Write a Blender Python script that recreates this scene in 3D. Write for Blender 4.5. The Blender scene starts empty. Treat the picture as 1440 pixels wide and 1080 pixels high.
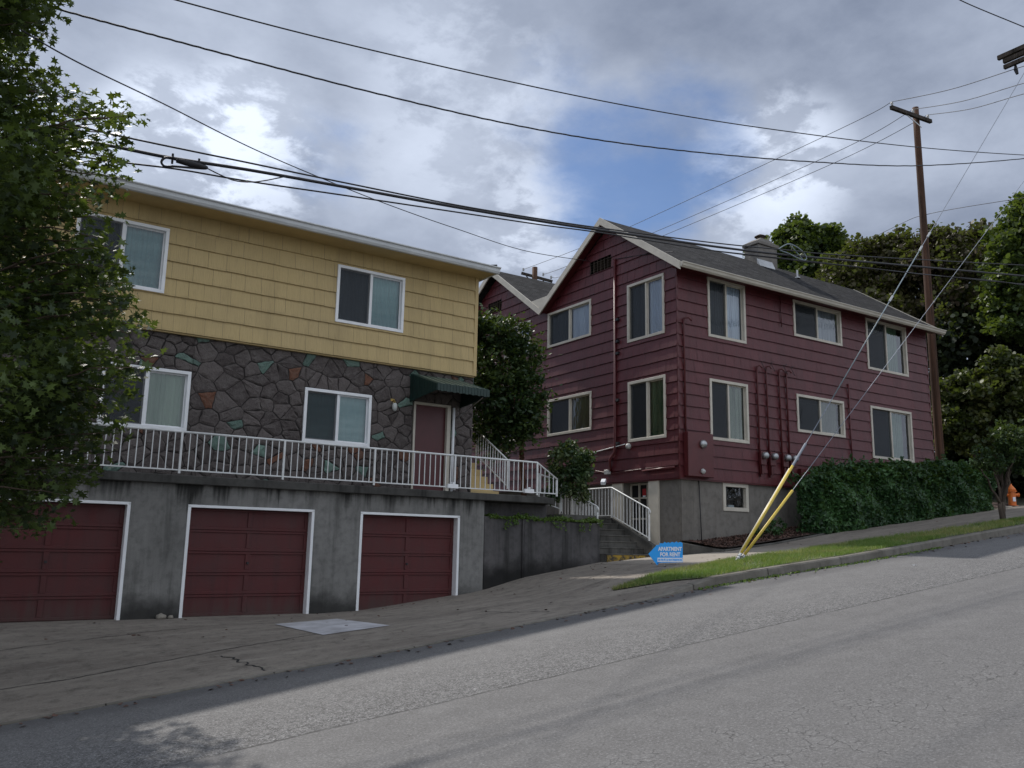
import bpy, bmesh, math, random
import numpy as np
from mathutils import Vector, Matrix, noise

random.seed(7); rng = np.random.default_rng(7)
sc = bpy.context.scene
COL = sc.collection
R = math.radians

# ------------------------------------------------------------------ camera
FPX, PITCH, ROLL, YAW = 1228.67, R(10.5635), R(1.1215), R(33.32)
def _axes():
    rt = np.array([1, 0, 0.]); fw = np.array([0, math.cos(PITCH), math.sin(PITCH)]); up = np.array([0, -math.sin(PITCH), math.cos(PITCH)])
    a = math.cos(ROLL)*rt + math.sin(ROLL)*up; b = -math.sin(ROLL)*rt + math.cos(ROLL)*up
    Wm = np.array([[math.cos(YAW), math.sin(YAW), 0], [-math.sin(YAW), math.cos(YAW), 0], [0, 0, 1.]])
    return Wm@a, Wm@b, Wm@fw
CR, CU, CF = _axes()
cam = bpy.data.cameras.new('camera'); co = bpy.data.objects.new('camera', cam); COL.objects.link(co)
cam.sensor_width = 36; cam.sensor_fit = 'HORIZONTAL'; cam.lens = FPX/1440*36
cam.clip_start = .05; cam.clip_end = 3000
M_ = Matrix.Identity(4)
for i in range(3):
    M_[i][0] = CR[i]; M_[i][1] = CU[i]; M_[i][2] = -CF[i]
co.matrix_world = M_
sc.camera = co

# ------------------------------------------------------------------ sun
SUN_TRAVEL = Vector((.09, -1, -1.09)).normalized()
sun = bpy.data.lights.new('sun', 'SUN'); sun.energy = 3.7; sun.angle = R(1.1); sun.color = (1, .95, .88)
so = bpy.data.objects.new('sun', sun); COL.objects.link(so)
so.rotation_euler = SUN_TRAVEL.to_track_quat('-Z', 'Y').to_euler(); so.location = (0, 30, 40)
ELEV = math.asin(-SUN_TRAVEL.z); SROT = math.atan2(-SUN_TRAVEL.x, -SUN_TRAVEL.y)

sc.view_settings.view_transform = 'Standard'; sc.view_settings.look = 'None'
sc.view_settings.exposure = .12; sc.view_settings.gamma = 1
sc.cycles.max_bounces = 6; sc.cycles.transparent_max_bounces = 12

def ray(x, y): return CF + CR*(x-720)/FPX - CU*(y-540)/FPX
def at(x, y, d): return Vector(ray(x, y)*d)
def onY(x, y, Y): r = ray(x, y); return Vector(r*(Y/r[1]))
def onX(x, y, X): r = ray(x, y); return Vector(r*(X/r[0]))

# ------------------------------------------------------------------ node helpers
class N:
    def __init__(s, tree): s.t = tree; s.n = tree.nodes; s.l = tree.links
    def new(s, typ, **kw):
        nd = s.n.new(typ)
        for k, v in kw.items():
            if k.startswith('_'): setattr(nd, k[1:], v)
        return nd
    def set(s, nd, name, v):
        i = nd.inputs[name]
        if hasattr(v, 'is_output') or isinstance(v, bpy.types.NodeSocket): s.l.new(v, i)
        else: i.default_value = v
    def math(s, op, a, b=None, clamp=False):
        nd = s.n.new('ShaderNodeMath'); nd.operation = op; nd.use_clamp = clamp
        s.set(nd, 0, a)
        if b is not None: s.set(nd, 1, b)
        return nd.outputs[0]
    def vmath(s, op, a, b=None):
        nd = s.n.new('ShaderNodeVectorMath'); nd.operation = op; s.set(nd, 0, a)
        if b is not None: s.set(nd, 1, b)
        return nd.outputs['Value'] if op in ('DOT_PRODUCT', 'LENGTH', 'DISTANCE') else nd.outputs[0]
    def mapr(s, v, a, b, c=0., d=1., smooth=False):
        nd = s.n.new('ShaderNodeMapRange'); nd.clamp = True
        if smooth: nd.interpolation_type = 'SMOOTHSTEP'
        s.set(nd, 0, v); s.set(nd, 1, a); s.set(nd, 2, b); s.set(nd, 3, c); s.set(nd, 4, d)
        return nd.outputs[0]
    def mix(s, f, a, b, mode='MIX'):
        nd = s.n.new('ShaderNodeMix'); nd.data_type = 'RGBA'; nd.blend_type = mode
        s.set(nd, 0, f); s.set(nd, 6, a if not isinstance(a, tuple) else a+(1,)*(4-len(a))); s.set(nd, 7, b if not isinstance(b, tuple) else b+(1,)*(4-len(b)))
        return nd.outputs[2]
    def noise(s, vec, scale, detail=4, rough=.55, dist=0., dim='3D'):
        nd = s.n.new('ShaderNodeTexNoise'); nd.noise_dimensions = dim
        if vec is not None: s.l.new(vec, nd.inputs['Vector'])
        nd.inputs['Scale'].default_value = scale; nd.inputs['Detail'].default_value = detail
        nd.inputs['Roughness'].default_value = rough; nd.inputs['Distortion'].default_value = dist
        return nd.outputs[0]
    def scale(s, vec, v):
        nd = s.n.new('ShaderNodeMapping'); s.l.new(vec, nd.inputs[0]); nd.inputs['Scale'].default_value = v
        return nd.outputs[0]
    def coord(s, which='Object'): return s.n.new('ShaderNodeTexCoord').outputs[which]
    def sep(s, vec): nd = s.n.new('ShaderNodeSeparateXYZ'); s.l.new(vec, nd.inputs[0]); return nd.outputs
    def comb(s, x, y, z):
        nd = s.n.new('ShaderNodeCombineXYZ'); s.set(nd, 0, x); s.set(nd, 1, y); s.set(nd, 2, z); return nd.outputs[0]
    def bump(s, h, strength=.5, dist=.01, normal=None):
        nd = s.n.new('ShaderNodeBump'); nd.inputs['Strength'].default_value = strength; nd.inputs['Distance'].default_value = dist
        s.l.new(h, nd.inputs['Height'])
        if normal is not None: s.l.new(normal, nd.inputs['Normal'])
        return nd.outputs[0]

MATS = {}
def mat(name, fn):
    m = bpy.data.materials.new(name); m.use_nodes = True
    b = N(m.node_tree); p = m.node_tree.nodes['Principled BSDF']
    fn(b, p); MATS[name] = m; return m
def P(p, b, **kw):
    names = dict(color='Base Color', rough='Roughness', metal='Metallic', normal='Normal', spec='Specular IOR Level', alpha='Alpha', trans='Transmission Weight', coat='Coat Weight')
    for k, v in kw.items():
        if k == 'color' and isinstance(v, tuple): v = v+(1,)*(4-len(v))
        b.set(p, names[k], v)

# ------------------------------------------------------------------ sky
w = bpy.data.worlds.new('World'); sc.world = w; w.use_nodes = True
def build_sky():
    b = N(w.node_tree); bg = w.node_tree.nodes['Background']
    sky = b.new('ShaderNodeTexSky'); sky.sky_type = 'NISHITA'; sky.sun_disc = False
    sky.sun_elevation = ELEV; sky.sun_rotation = SROT; sky.air_density = 1.0; sky.dust_density = .6; sky.ozone_density = 2.0
    d = b.vmath('NORMALIZE', b.coord('Generated'))
    x, y, z = b.sep(d)
    zz = b.math('ADD', b.math('MAXIMUM', z, 0.), .22)
    pl = b.comb(b.math('DIVIDE', x, zz), b.math('DIVIDE', y, zz), 0.)
    def dv(px, py): v = ray(px, py); v = v/np.linalg.norm(v); return tuple(v)
    def lobe(px, py, deg0, deg1):       # 1 inside deg0, 0 outside deg1
        return b.mapr(b.vmath('DOT_PRODUCT', d, dv(px, py)), math.cos(R(deg1)), math.cos(R(deg0)), 0., 1., True)
    n1 = b.noise(pl, 1.4, 9, .55, .0)
    n2 = b.noise(pl, 5.0, 9, .62, .0)
    wv = b.math('ADD', b.math('MULTIPLY', b.math('SUBTRACT', n1, .5), 1.5), b.math('MULTIPLY', b.math('SUBTRACT', n2, .5), 1.3))
    hole = b.math('MAXIMUM', lobe(870, 245, 1., 8.), b.math('MULTIPLY', lobe(950, 200, 1, 7.), .85))
    hole = b.math('MAXIMUM', hole, b.math('MULTIPLY', lobe(800, 190, 1, 8), .5))
    hole = b.math('MAXIMUM', hole, b.math('MULTIPLY', lobe(900, 300, .5, 5), .75))
    hole = b.math('MAXIMUM', hole, b.math('MULTIPLY', lobe(455, 215, .5, 4.5), .42))
    # clear air also opens behind and beside the viewer
    mask = b.mapr(b.math('ADD', hole, b.math('MULTIPLY', wv, .95)), .15, 1.02, 1., .10, True)
    n3 = b.noise(pl, .9, 7, .5, .0)
    n4 = b.noise(b.vmath('ADD', pl, (3.1, 1.7, 0)), 3.4, 9, .6, .1)
    sh = b.math('ADD', b.math('MULTIPLY', n3, .6), b.math('MULTIPLY', n4, .4))
    bright = b.mapr(sh, .36, .66, 0., 1., True)
    puff = b.math('MAXIMUM', lobe(330, 220, 1, 6.5), b.math('MULTIPLY', lobe(1085, 235, .5, 6), .8))
    puff = b.math('MAXIMUM', puff, b.math('MULTIPLY', lobe(760, 320, 1, 6), .55))
    puff = b.math('MAXIMUM', puff, b.math('MULTIPLY', lobe(230, 195, 1, 5), .9))
    puff = b.math('MAXIMUM', puff, b.math('MULTIPLY', lobe(650, 150, 2, 9), .3))
    dark = b.math('MAXIMUM', lobe(1120, 10, 3, 15), b.math('MULTIPLY', lobe(400, 265, .5, 4), .45))
    dark = b.math('MAXIMUM', dark, b.math('MULTIPLY', lobe(1420, 260, 2, 15), .45))
    dark = b.math('MAXIMUM', dark, b.math('MULTIPLY', lobe(1350, 60, 2, 15), .6))
    n5 = b.noise(b.vmath('ADD', pl, (7.3, 2.2, 0)), 6., 10, .62, .15)
    pufb = b.math('MULTIPLY', puff, b.mapr(n5, .44, .56, 0., 1., True))
    val = b.math('ADD', b.math('ADD', b.math('MULTIPLY', bright, .30), .29), b.math('MULTIPLY', pufb, .5))
    val = b.math('SUBTRACT', val, b.math('MULTIPLY', dark, b.mapr(n3, .3, .7, .24, .08)), True)
    ccol = b.mix(val, (.058, .088, .165), (.86, .95, 1.12))
    # sky raised and warmed behind the viewer, an added fill for shaded facades
    back = b.mapr(b.vmath('DOT_PRODUCT', d, tuple(Vector((-.1, -.96, .28)).normalized())), -.25, .75, 1., 1.75, True)
    ccol = b.mix(b.mapr(back, 1., 2., 0., 1.), ccol, b.mix(1., ccol, (1.07, 1.0, .86), 'MULTIPLY'))
    cl = b.vmath('SCALE', ccol); b.n[-1].inputs['Scale'].default_value = 1
    nd = b.n[-1]; b.l.new(back, nd.inputs['Scale'])
    blue = b.vmath('SCALE', sky.outputs[0]); b.n[-1].inputs['Scale'].default_value = .082
    blue = b.mix(1., blue, (.78, .92, 1.12), 'MULTIPLY')
    allc = b.mix(mask, blue, cl)
    b.l.new(allc, bg.inputs['Color']); bg.inputs['Strength'].default_value = 1.0
build_sky()

# ------------------------------------------------------------------ mesh builder
class Frame:
    """a along the wall (left to right seen from outside), n outward, z up"""
    def __init__(s, O, A, Nn): s.O = Vector(O); s.A = Vector(A); s.N = Vector(Nn)
    def __call__(s, a, n, z): return s.O + s.A*a + s.N*n + Vector((0, 0, z))
WORLD = lambda x, y, z: Vector((x, y, z))
WO = {}      # world origin of each object
class MB:
    def __init__(s, T=WORLD): s.T = T; s.v = []; s.f = []; s.uv = []; s.mi = []
    def face(s, pts, uv=None, mi=0, raw=False):
        i = len(s.v); s.v += [Vector(p) if raw else s.T(*p) for p in pts]
        s.f.append(list(range(i, i+len(pts)))); s.uv.append(uv or [(p[0], p[2]) for p in pts]); s.mi.append(mi)
    def hexa(s, c, mi=0, raw=False):
        i = len(s.v); s.v += [Vector(p) if raw else s.T(*p) for p in c]
        for q in ((0,1,2,3), (7,6,5,4), (0,4,5,1), (1,5,6,2), (2,6,7,3), (3,7,4,0)):
            s.f.append([i+k for k in q]); s.uv.append([(c[k][0], c[k][2]) for k in q]); s.mi.append(mi)
    def box(s, a0, a1, n0, n1, z0, z1, mi=0):
        s.hexa([(a0,n0,z0),(a1,n0,z0),(a1,n1,z0),(a0,n1,z0),(a0,n0,z1),(a1,n0,z1),(a1,n1,z1),(a0,n1,z1)], mi)
    def beam(s, p, q, w, h, up=(0,0,1), mi=0):
        p = Vector(p); q = Vector(q); d = (q-p).normalized(); sd = d.cross(Vector(up)).normalized()*w/2; u = sd.cross(d).normalized()*h/2
        s.hexa([p-sd-u, p+sd-u, p+sd+u, p-sd+u, q-sd-u, q+sd-u, q+sd+u, q-sd+u], mi, True)
    def tube(s, path, r, n=8, cap=True, mi=0):
        path = [Vector(p) for p in path]; rs = r if hasattr(r, '__len__') else [r]*len(path)
        base = len(s.v); prev = None
        for k, p in enumerate(path):
            d = ((path[min(k+1, len(path)-1)]-path[max(k-1, 0)])).normalized()
            if prev is None:
                a = d.orthogonal().normalized()
            else:
                a = (prev - d*prev.dot(d)).normalized()
            prev = a; bb = d.cross(a)
            for j in range(n):
                t = 2*math.pi*j/n
                s.v.append(p + a*math.cos(t)*rs[k] + bb*math.sin(t)*rs[k])
        for k in range(len(path)-1):
            for j in range(n):
                q = [base+k*n+j, base+k*n+(j+1) % n, base+(k+1)*n+(j+1) % n, base+(k+1)*n+j]
                s.f.append(q); s.uv.append([(0,0)]*4); s.mi.append(mi)
        if cap:
            for k in (0, len(path)-1):
                s.f.append([base+k*n+j for j in range(n)]); s.uv.append([(0,0)]*n); s.mi.append(mi)
    def build(s, name, m, parent=None, origin=None, smooth=False, bevel=0, fix=True):
        if origin is None:
            xs = [p.x for p in s.v]; ys = [p.y for p in s.v]; zs = [p.z for p in s.v]
            origin = Vector(((min(xs)+max(xs))/2, (min(ys)+max(ys))/2, min(zs)))
        origin = Vector(origin)
        me = bpy.data.meshes.new(name)
        me.from_pydata([tuple(p-origin) for p in s.v], [], s.f)
        ul = me.uv_layers.new(name='UVMap'); k = 0
        flat = [c for f in s.uv for c in f]
        ul.data.foreach_set('uv', [x for c in flat for x in c])
        for mm in (m if isinstance(m, (list, tuple)) else [m]): me.materials.append(MATS[mm])
        me.polygons.foreach_set('material_index', s.mi)
        bm = bmesh.new(); bm.from_mesh(me)
        if fix or bevel:
            bmesh.ops.recalc_face_normals(bm, faces=bm.faces)
        if bevel:
            bmesh.ops.bevel(bm, geom=[e for e in bm.edges if len(e.link_faces) == 2 and e.calc_face_angle(0) > .5], offset=bevel, segments=1, affect='EDGES')
        if smooth:
            for f in bm.faces: f.smooth = True
        bm.to_mesh(me); bm.free()
        o = bpy.data.objects.new(name, me); COL.objects.link(o)
        return place(o, origin, parent)
def place(o, origin, parent):
    WO[o.name] = Vector(origin)
    if parent is not None:
        o.parent = parent; o.location = Vector(origin)-WO[parent.name]
    else: o.location = origin
    return o
def thing(name, loc, label, cat, group=None):
    o = bpy.data.objects.new(name, None); COL.objects.link(o); o.empty_display_size = .3
    place(o, loc, None); return tag(o, label, cat, group)
def tag(o, label=None, cat=None, group=None, kind=None):
    if label: o['label'] = label
    if cat: o['category'] = cat
    if group: o['group'] = group
    if kind: o['kind'] = kind
    return o
def dup_at(o, world, parent):
    c = o.copy(); COL.objects.link(c); return place(c, world, parent)

# ------------------------------------------------------------------ materials
def simple(name, color, rough=.6, metal=0., spec=.5, var=0., bumpy=0., bscale=40):
    def fn(b, p):
        c = color
        if var:
            n = b.noise(b.coord(), 3., 6, .6)
            c = b.mix(b.mapr(n, .3, .7), tuple(x*(1-var) for x in color), tuple(min(1, x*(1+var)) for x in color))
        P(p, b, color=c, rough=rough, metal=metal, spec=spec)
        if bumpy: P(p, b, normal=b.bump(b.noise(b.coord(), bscale, 4), bumpy, .01))
    return mat(name, fn)

def siding_mat(name, c1, c2, c3, rough, striate, spec=.5):
    def fn(b, p):
        co_ = b.coord(); isl = b.new('ShaderNodeNewGeometry').outputs['Random Per Island']
        st = b.noise(b.scale(co_, (55, 55, 1.6)), 1., 3, .6)
        st2 = b.noise(b.scale(co_, (14, 14, .9)), 1., 3, .6)
        patch = b.noise(b.scale(co_, (.35, .35, .5)), 1., 4, .6)
        c = b.mix(isl, c1, c2)
        c = b.mix(b.mapr(patch, .35, .68), c, c3)
        c = b.mix(b.mapr(b.math('FRACT', b.math('MULTIPLY', isl, 7.31)), .7, 1., 0., .22), c, tuple(x*.68 for x in c2))
        c = b.mix(b.math('MULTIPLY', b.mapr(st, .52, .78), striate), c, tuple(x*.45 for x in c1))
        lng = b.noise(b.scale(co_, (1.7, 1.7, .16)), 1., 6, .65)
        c = b.mix(b.mapr(lng, .50, .74, 0., .42), c, tuple(x*.55 for x in c2)); c = b.mix(b.mapr(lng, .46, .28, 0., .30), c, tuple(min(1, x*1.25+.012) for x in c3))
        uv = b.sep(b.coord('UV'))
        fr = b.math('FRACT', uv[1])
        edge_dark = b.math('MULTIPLY', b.mapr(fr, 0.0, .16, 1., 0.), b.mapr(st2, .4, .7))  # broken darker band along the lower edge of each course
        c = b.mix(b.math('MULTIPLY', edge_dark, .45), c, tuple(x*.4 for x in c1))
        h = b.math('ADD', st, b.math('MULTIPLY', st2, .8))
        P(p, b, color=c, rough=rough, normal=b.bump(h, .65, .008), spec=spec)
    return mat(name, fn)
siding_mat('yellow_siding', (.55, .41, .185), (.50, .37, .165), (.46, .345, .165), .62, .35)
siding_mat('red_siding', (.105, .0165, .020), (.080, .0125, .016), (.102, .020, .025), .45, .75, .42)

def concrete_mat(name, base, dark, light, stain=.5, streak=.6, low=None, rough=.9, sc_=1., high=None):
    def fn(b, p):
        c0 = b.coord('Object'); geo = b.new('ShaderNodeNewGeometry').outputs['Position']
        n1 = b.noise(geo, .9*sc_, 6, .62); n2 = b.noise(geo, 7*sc_, 6, .6); n3 = b.noise(geo, 60, 3, .6)
        c = b.mix(b.mapr(n1, .3, .7), base, light)
        c = b.mix(b.math('MULTIPLY', b.mapr(n2, .45, .75), .45), c, dark)
        s1 = b.noise(b.scale(geo, (2.6, 2.6, .22)), 1., 5, .6)
        s2 = b.noise(b.scale(geo, (11, 11, .5)), 1., 4, .6)
        sm = b.math('MULTIPLY', b.mapr(s1, .47, .66), b.mapr(s2, .3, .6))
        c = b.mix(b.math('MULTIPLY', sm, streak), c, dark)
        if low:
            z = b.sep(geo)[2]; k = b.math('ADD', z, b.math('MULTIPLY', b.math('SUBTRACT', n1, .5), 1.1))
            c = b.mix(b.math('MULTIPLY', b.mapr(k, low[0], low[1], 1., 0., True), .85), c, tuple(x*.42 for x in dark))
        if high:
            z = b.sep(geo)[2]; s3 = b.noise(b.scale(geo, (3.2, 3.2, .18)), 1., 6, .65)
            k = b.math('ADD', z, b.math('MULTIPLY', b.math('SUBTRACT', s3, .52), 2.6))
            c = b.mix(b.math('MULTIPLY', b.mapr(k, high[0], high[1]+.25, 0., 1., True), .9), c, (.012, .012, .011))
        c = b.mix(b.mapr(n3, .5, .8, 0., .25), c, dark)
        P(p, b, color=c, rough=rough, spec=.3, normal=b.bump(b.math('ADD', n3, b.math('MULTIPLY', n2, .6)), .45, .006))
    return mat(name, fn)
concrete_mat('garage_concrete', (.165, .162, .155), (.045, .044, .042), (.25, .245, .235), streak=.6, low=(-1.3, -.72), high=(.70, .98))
concrete_mat('slab_concrete', (.055, .053, .05), (.015, .015, .014), (.09, .088, .082), streak=.8)
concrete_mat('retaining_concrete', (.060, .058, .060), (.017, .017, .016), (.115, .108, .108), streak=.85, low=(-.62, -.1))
concrete_mat('foundation_concrete', (.165, .15, .135), (.055, .05, .045), (.22, .205, .185), streak=.5)
concrete_mat('step_concrete', (.07, .066, .06), (.02, .02, .018), (.13, .125, .115), streak=.7)

def pave_fn(b, p):
    geo = b.new('ShaderNodeNewGeometry').outputs['Position']; x, y, z = b.sep(geo)
    along = b.scale(geo, (.5, 1.9, 1.))
    n1 = b.noise(along, .9, 7, .6, .3); n2 = b.noise(geo, 5, 8, .7); n3 = b.noise(geo, 34, 5, .8); n4 = b.noise(along, 2.7, 6, .65, .5)
    c = b.mix(b.mapr(n1, .32, .68), (.165, .143, .123), (.25, .222, .190))
    c = b.mix(b.math('MULTIPLY', b.mapr(n4, .5, .72), .75), c, (.29, .262, .225))
    c = b.mix(b.math('MULTIPLY', b.mapr(n2, .5, .72), .65), c, (.055, .049, .044))
    # sunlit stretch of walk by the arrow sign, painted as lighter concrete
    m = b.math('MULTIPLY', b.mapr(x, 12.6, 14.2, 0., 1., True), b.mapr(b.math('ADD', x, b.math('MULTIPLY', n1, 3)), 17.5, 19., 1., 0., True))
    c = b.mix(b.math('MULTIPLY', m, .6), c, (.33, .30, .265))
    sp = b.mapr(n3, .55, .75)
    c = b.mix(b.math('MULTIPLY', sp, .6), c, (.36, .33, .29))
    c = b.mix(b.math('MULTIPLY', b.mapr(n3, .45, .25), .5), c, (.04, .036, .033))
    P(p, b, color=c, rough=.92, spec=.25, normal=b.bump(b.math('ADD', n3, b.math('MULTIPLY', n2, .8)), .6, .008))
mat('pavement_concrete', pave_fn)
mat('patch_concrete', lambda b, p: P(p, b, color=b.mix(b.mapr(b.noise(b.coord(), 2.2, 6, .6), .35, .65), (.33, .325, .34), (.50, .50, .53)), rough=.9, spec=.25, normal=b.bump(b.noise(b.coord(), 80, 3), .3, .004)))

def road_fn(b, p):
    geo = b.new('ShaderNodeNewGeometry').outputs['Position']; x, y, z = b.sep(geo)
    wob = b.math('MULTIPLY', b.math('SUBTRACT', b.noise(b.scale(geo, (.25, .25, 1)), 1., 4, .5), .5), .7)
    wob2 = b.math('MULTIPLY', b.math('SUBTRACT', b.noise(geo, 6, 4, .6), .5), .10)
    seam = b.math('ADD', y, wob2)                      # asphalt joint about 2.9 m from the kerb
    fine = b.noise(geo, 15, 6, .85); agg = b.noise(geo, 48, 4, .85); mid = b.noise(geo, 3.2, 6, .62); big = b.noise(b.scale(geo, (.35, .9, 1)), 1., 5, .6)
    kerbside = b.mapr(seam, 7.5, 7.53)
    ca = b.mix(b.mapr(mid, .3, .7), (.106, .103, .103), (.136, .133, .133))
    ck = b.mix(b.mapr(mid, .3, .7), (.118, .115, .115), (.152, .149, .149))
    c = b.mix(kerbside, ca, ck)
    # coarse broken stone band on the kerb side of the joint
    rough_band = b.math('MULTIPLY', kerbside, b.mapr(b.math('ADD', y, wob), 7.5, 9.6, 1., .15))
    vor = b.new('ShaderNodeTexVoronoi'); b.l.new(geo, vor.inputs['Vector']); vor.inputs['Scale'].default_value = 38
    stones = b.mapr(vor.outputs['Distance'], .1, .7, 1., 0.)
    c = b.mix(b.math('MULTIPLY', b.math('MULTIPLY', rough_band, b.mapr(fine, .45, .55)), .85), c, (.045, .044, .045))
    c = b.mix(b.math('MULTIPLY', b.math('MULTIPLY', rough_band, b.mapr(agg, .54, .62)), .85), c, (.38, .38, .385))
    # fine aggregate everywhere
    c = b.mix(b.math('MULTIPLY', b.mapr(agg, .54, .66), .7), c, (.28, .28, .285))
    c = b.mix(b.math('MULTIPLY', b.mapr(agg, .46, .33), .75), c, (.030, .029, .029))
    # joint line
    jl = b.math('MULTIPLY', b.mapr(b.math('ABSOLUTE', b.math('SUBTRACT', seam, 7.51)), .006, .028, 1., 0.), b.mapr(mid, .38, .52))
    c = b.mix(b.math('MULTIPLY', jl, .8), c, (.03, .029, .029))
    # sealed strip at the gutter
    gut = b.mapr(b.math('ADD', b.math('ADD', y, wob2), b.math('MULTIPLY', x, .0)), 9.9, 10.2)
    c = b.mix(b.math('MULTIPLY', gut, .55), c, (.075, .073, .076))
    # old oil tracks
    for yc, wd, amt in ((5.3, .5, .12), (3.3, .35, .25), (6.95, .3, .15)):
        yy = b.math('ADD', b.math('SUBTRACT', y, yc), b.math('MULTIPLY', wob, .35))
        tr = b.math('MULTIPLY', b.mapr(b.math('ABSOLUTE', yy), 0., wd, 1., 0., True), b.mapr(big, .3, .6, .3, 1.))
        c = b.mix(b.math('MULTIPLY', tr, amt), c, (.06, .058, .06))
    # alligator cracks
    wv = b.vmath('ADD', b.scale(geo, (1, 1.3, 1)), b.vmath('SCALE', b.new('ShaderNodeTexNoise').outputs[1]))
    v2 = b.new('ShaderNodeTexVoronoi'); v2.feature = 'DISTANCE_TO_EDGE'; v2.inputs['Scale'].default_value = 7.5
    dn = b.new('ShaderNodeTexNoise'); b.l.new(geo, dn.inputs['Vector']); dn.inputs['Scale'].default_value = 5; dn.inputs['Detail'].default_value = 5
    sv = b.new('ShaderNodeVectorMath'); sv.operation = 'SCALE'; b.l.new(dn.outputs[1], sv.inputs[0]); sv.inputs['Scale'].default_value = .22
    av = b.vmath('ADD', geo, sv.outputs[0]); b.l.new(av, v2.inputs['Vector'])
    zone = b.math('MULTIPLY', b.mapr(b.math('ABSOLUTE', b.math('SUBTRACT', b.math('ADD', y, wob), 4.25)), .5, 1.15, 1., 0., True), b.mapr(mid, .44, .60))
    ck2 = b.math('MULTIPLY', b.mapr(v2.outputs['Distance'], .0, .028, 1., 0.), zone)
    c = b.mix(b.math('MULTIPLY', ck2, .7), c, (.04, .038, .038))
    c = b.mix(b.math('MULTIPLY', b.mapr(big, .55, .75), .3), c, (.19, .187, .185))
    h = b.math('ADD', b.math('MULTIPLY', agg, .5), b.math('MULTIPLY', b.math('MULTIPLY', fine, rough_band), 1.4))
    h = b.math('SUBTRACT', h, b.math('MULTIPLY', ck2, 1.))
    P(p, b, color=c, rough=.86, spec=.35, normal=b.bump(h, .8, .008))
mat('asphalt', road_fn)

def stone_mat(name, c1, c2, c3):
    def fn(b, p):
        isl = b.new('ShaderNodeNewGeometry').outputs['Random Per Island']; geo = b.coord()
        m = b.noise(geo, 7, 7, .68); f = b.noise(geo, 34, 6, .75); l = b.noise(geo, 1.6, 4, .6)
        c = b.mix(isl, c1, c2); c = b.mix(b.mapr(m, .42, .7, 0., .7), c, c3); c = b.mix(b.mapr(f, .5, .75, 0., .6), c, tuple(x*.35 for x in c1))
        P(p, b, color=c, rough=.75, spec=.35, normal=b.bump(b.math('ADD', m, b.math('MULTIPLY', f, .5)), 1., .03))
    return mat(name, fn)
stone_mat('stone_dark', (.060, .048, .046), (.125, .105, .100), (.155, .138, .130))
stone_mat('stone_orange', (.11, .048, .030), (.19, .080, .046), (.15, .10, .075))
stone_mat('stone_green', (.09, .15, .125), (.17, .26, .215), (.12, .15, .135))
simple('mortar', (.034, .029, .028), .95, var=.3, bumpy=.6)

def roof_fn(b, p):
    uv = b.coord('UV'); br = b.new('ShaderNodeTexBrick'); b.l.new(uv, br.inputs['Vector'])
    br.inputs['Scale'].default_value = 1; br.inputs['Brick Width'].default_value = .28; br.inputs['Row Height'].default_value = .14; br.inputs['Mortar Size'].default_value = .011
    br.inputs['Color1'].default_value = (.022, .022, .024, 1); br.inputs['Color2'].default_value = (.055, .054, .057, 1); br.inputs['Mortar'].default_value = (.02, .02, .02, 1)
    n = b.noise(uv, 1.2, 6, .65); n2 = b.noise(uv, 45, 4, .7)
    c = b.mix(b.mapr(n, .35, .7, 0., .6), br.outputs[0], (.035, .035, .034)); c = b.mix(b.mapr(n2, .5, .7, 0., .25), c, (.10, .10, .105))
    f = b.math('FRACT', b.math('DIVIDE', b.sep(uv)[1], .14))
    h = b.math('ADD', b.math('MULTIPLY', f, -1.), b.math('MULTIPLY', br.outputs['Fac'], -.6))
    P(p, b, color=c, rough=1., spec=.05, normal=b.bump(b.math('ADD', h, b.math('MULTIPLY', n2, .4)), .9, .02))
mat('roof_shingle', roof_fn)
simple('yellow_paint', (.50, .37, .17), .6, var=.08)
simple('white_trim', (.80, .81, .83), .45, var=.06)
simple('cream_trim', (.52, .48, .41), .55, var=.12)
simple('cream_gutter', (.50, .46, .39), .45, var=.1)
simple('white_gutter', (.62, .64, .66), .4, var=.1)
simple('rail_paint', (.66, .67, .67), .45, var=.18, bumpy=.2)
def gdp(b, p):
    geo = b.new('ShaderNodeNewGeometry').outputs['Position']; z = b.sep(geo)[2]
    n = b.noise(geo, 2.5, 6, .6); st = b.noise(b.scale(geo, (7, 7, .6)), 1., 6, .65); f = b.noise(geo, 30, 4, .7)
    c = b.mix(b.mapr(n, .3, .7), (.064, .008, .0085), (.090, .015, .016))
    c = b.mix(b.mapr(st, .52, .72, 0., .45), c, (.035, .009, .009)); c = b.mix(b.mapr(f, .62, .75, 0., .35), c, (.13, .05, .045))
    k = b.math('ADD', z, b.math('MULTIPLY', b.math('SUBTRACT', st, .5), 1.3))
    c = b.mix(b.mapr(k, -1.35, -.95, .6, 0.), c, (.05, .035, .03))
    P(p, b, color=c, rough=b.mapr(n, .3, .7, .5, .75), normal=b.bump(b.math('ADD', n, b.math('MULTIPLY', f, .3)), .35, .012))
mat('garage_door_paint', gdp)
simple('red_paint', (.085, .013, .015), .42, var=.15)
simple('entry_door_paint', (.075, .010, .013), .4, var=.1)
simple('dark_opening', (.012, .012, .013), .8)
simple('galvanized', (.42, .43, .44), .4, metal=.8, var=.2)
simple('steel_strand', (.22, .24, .28), .5, metal=.5)
simple('fibreglass_rod', (.20, .25, .28), .4)
simple('guard_yellow', (.62, .46, .075), .45, var=.1)
simple('guard_white', (.75, .72, .6), .45)
simple('wire_black', (.016, .016, .02), .6)
simple('hydrant_orange', (.68, .17, .025), .5, var=.1)
simple('sign_blue', (.015, .36, .92), .4)
simple('sign_white', (.8, .84, .9), .5)
simple('brass', (.55, .40, .15), .3, metal=.9)
simple('lamp_glass', (.5, .52, .5), .1)
simple('grey_box', (.42, .42, .41), .5, var=.1)
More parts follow.
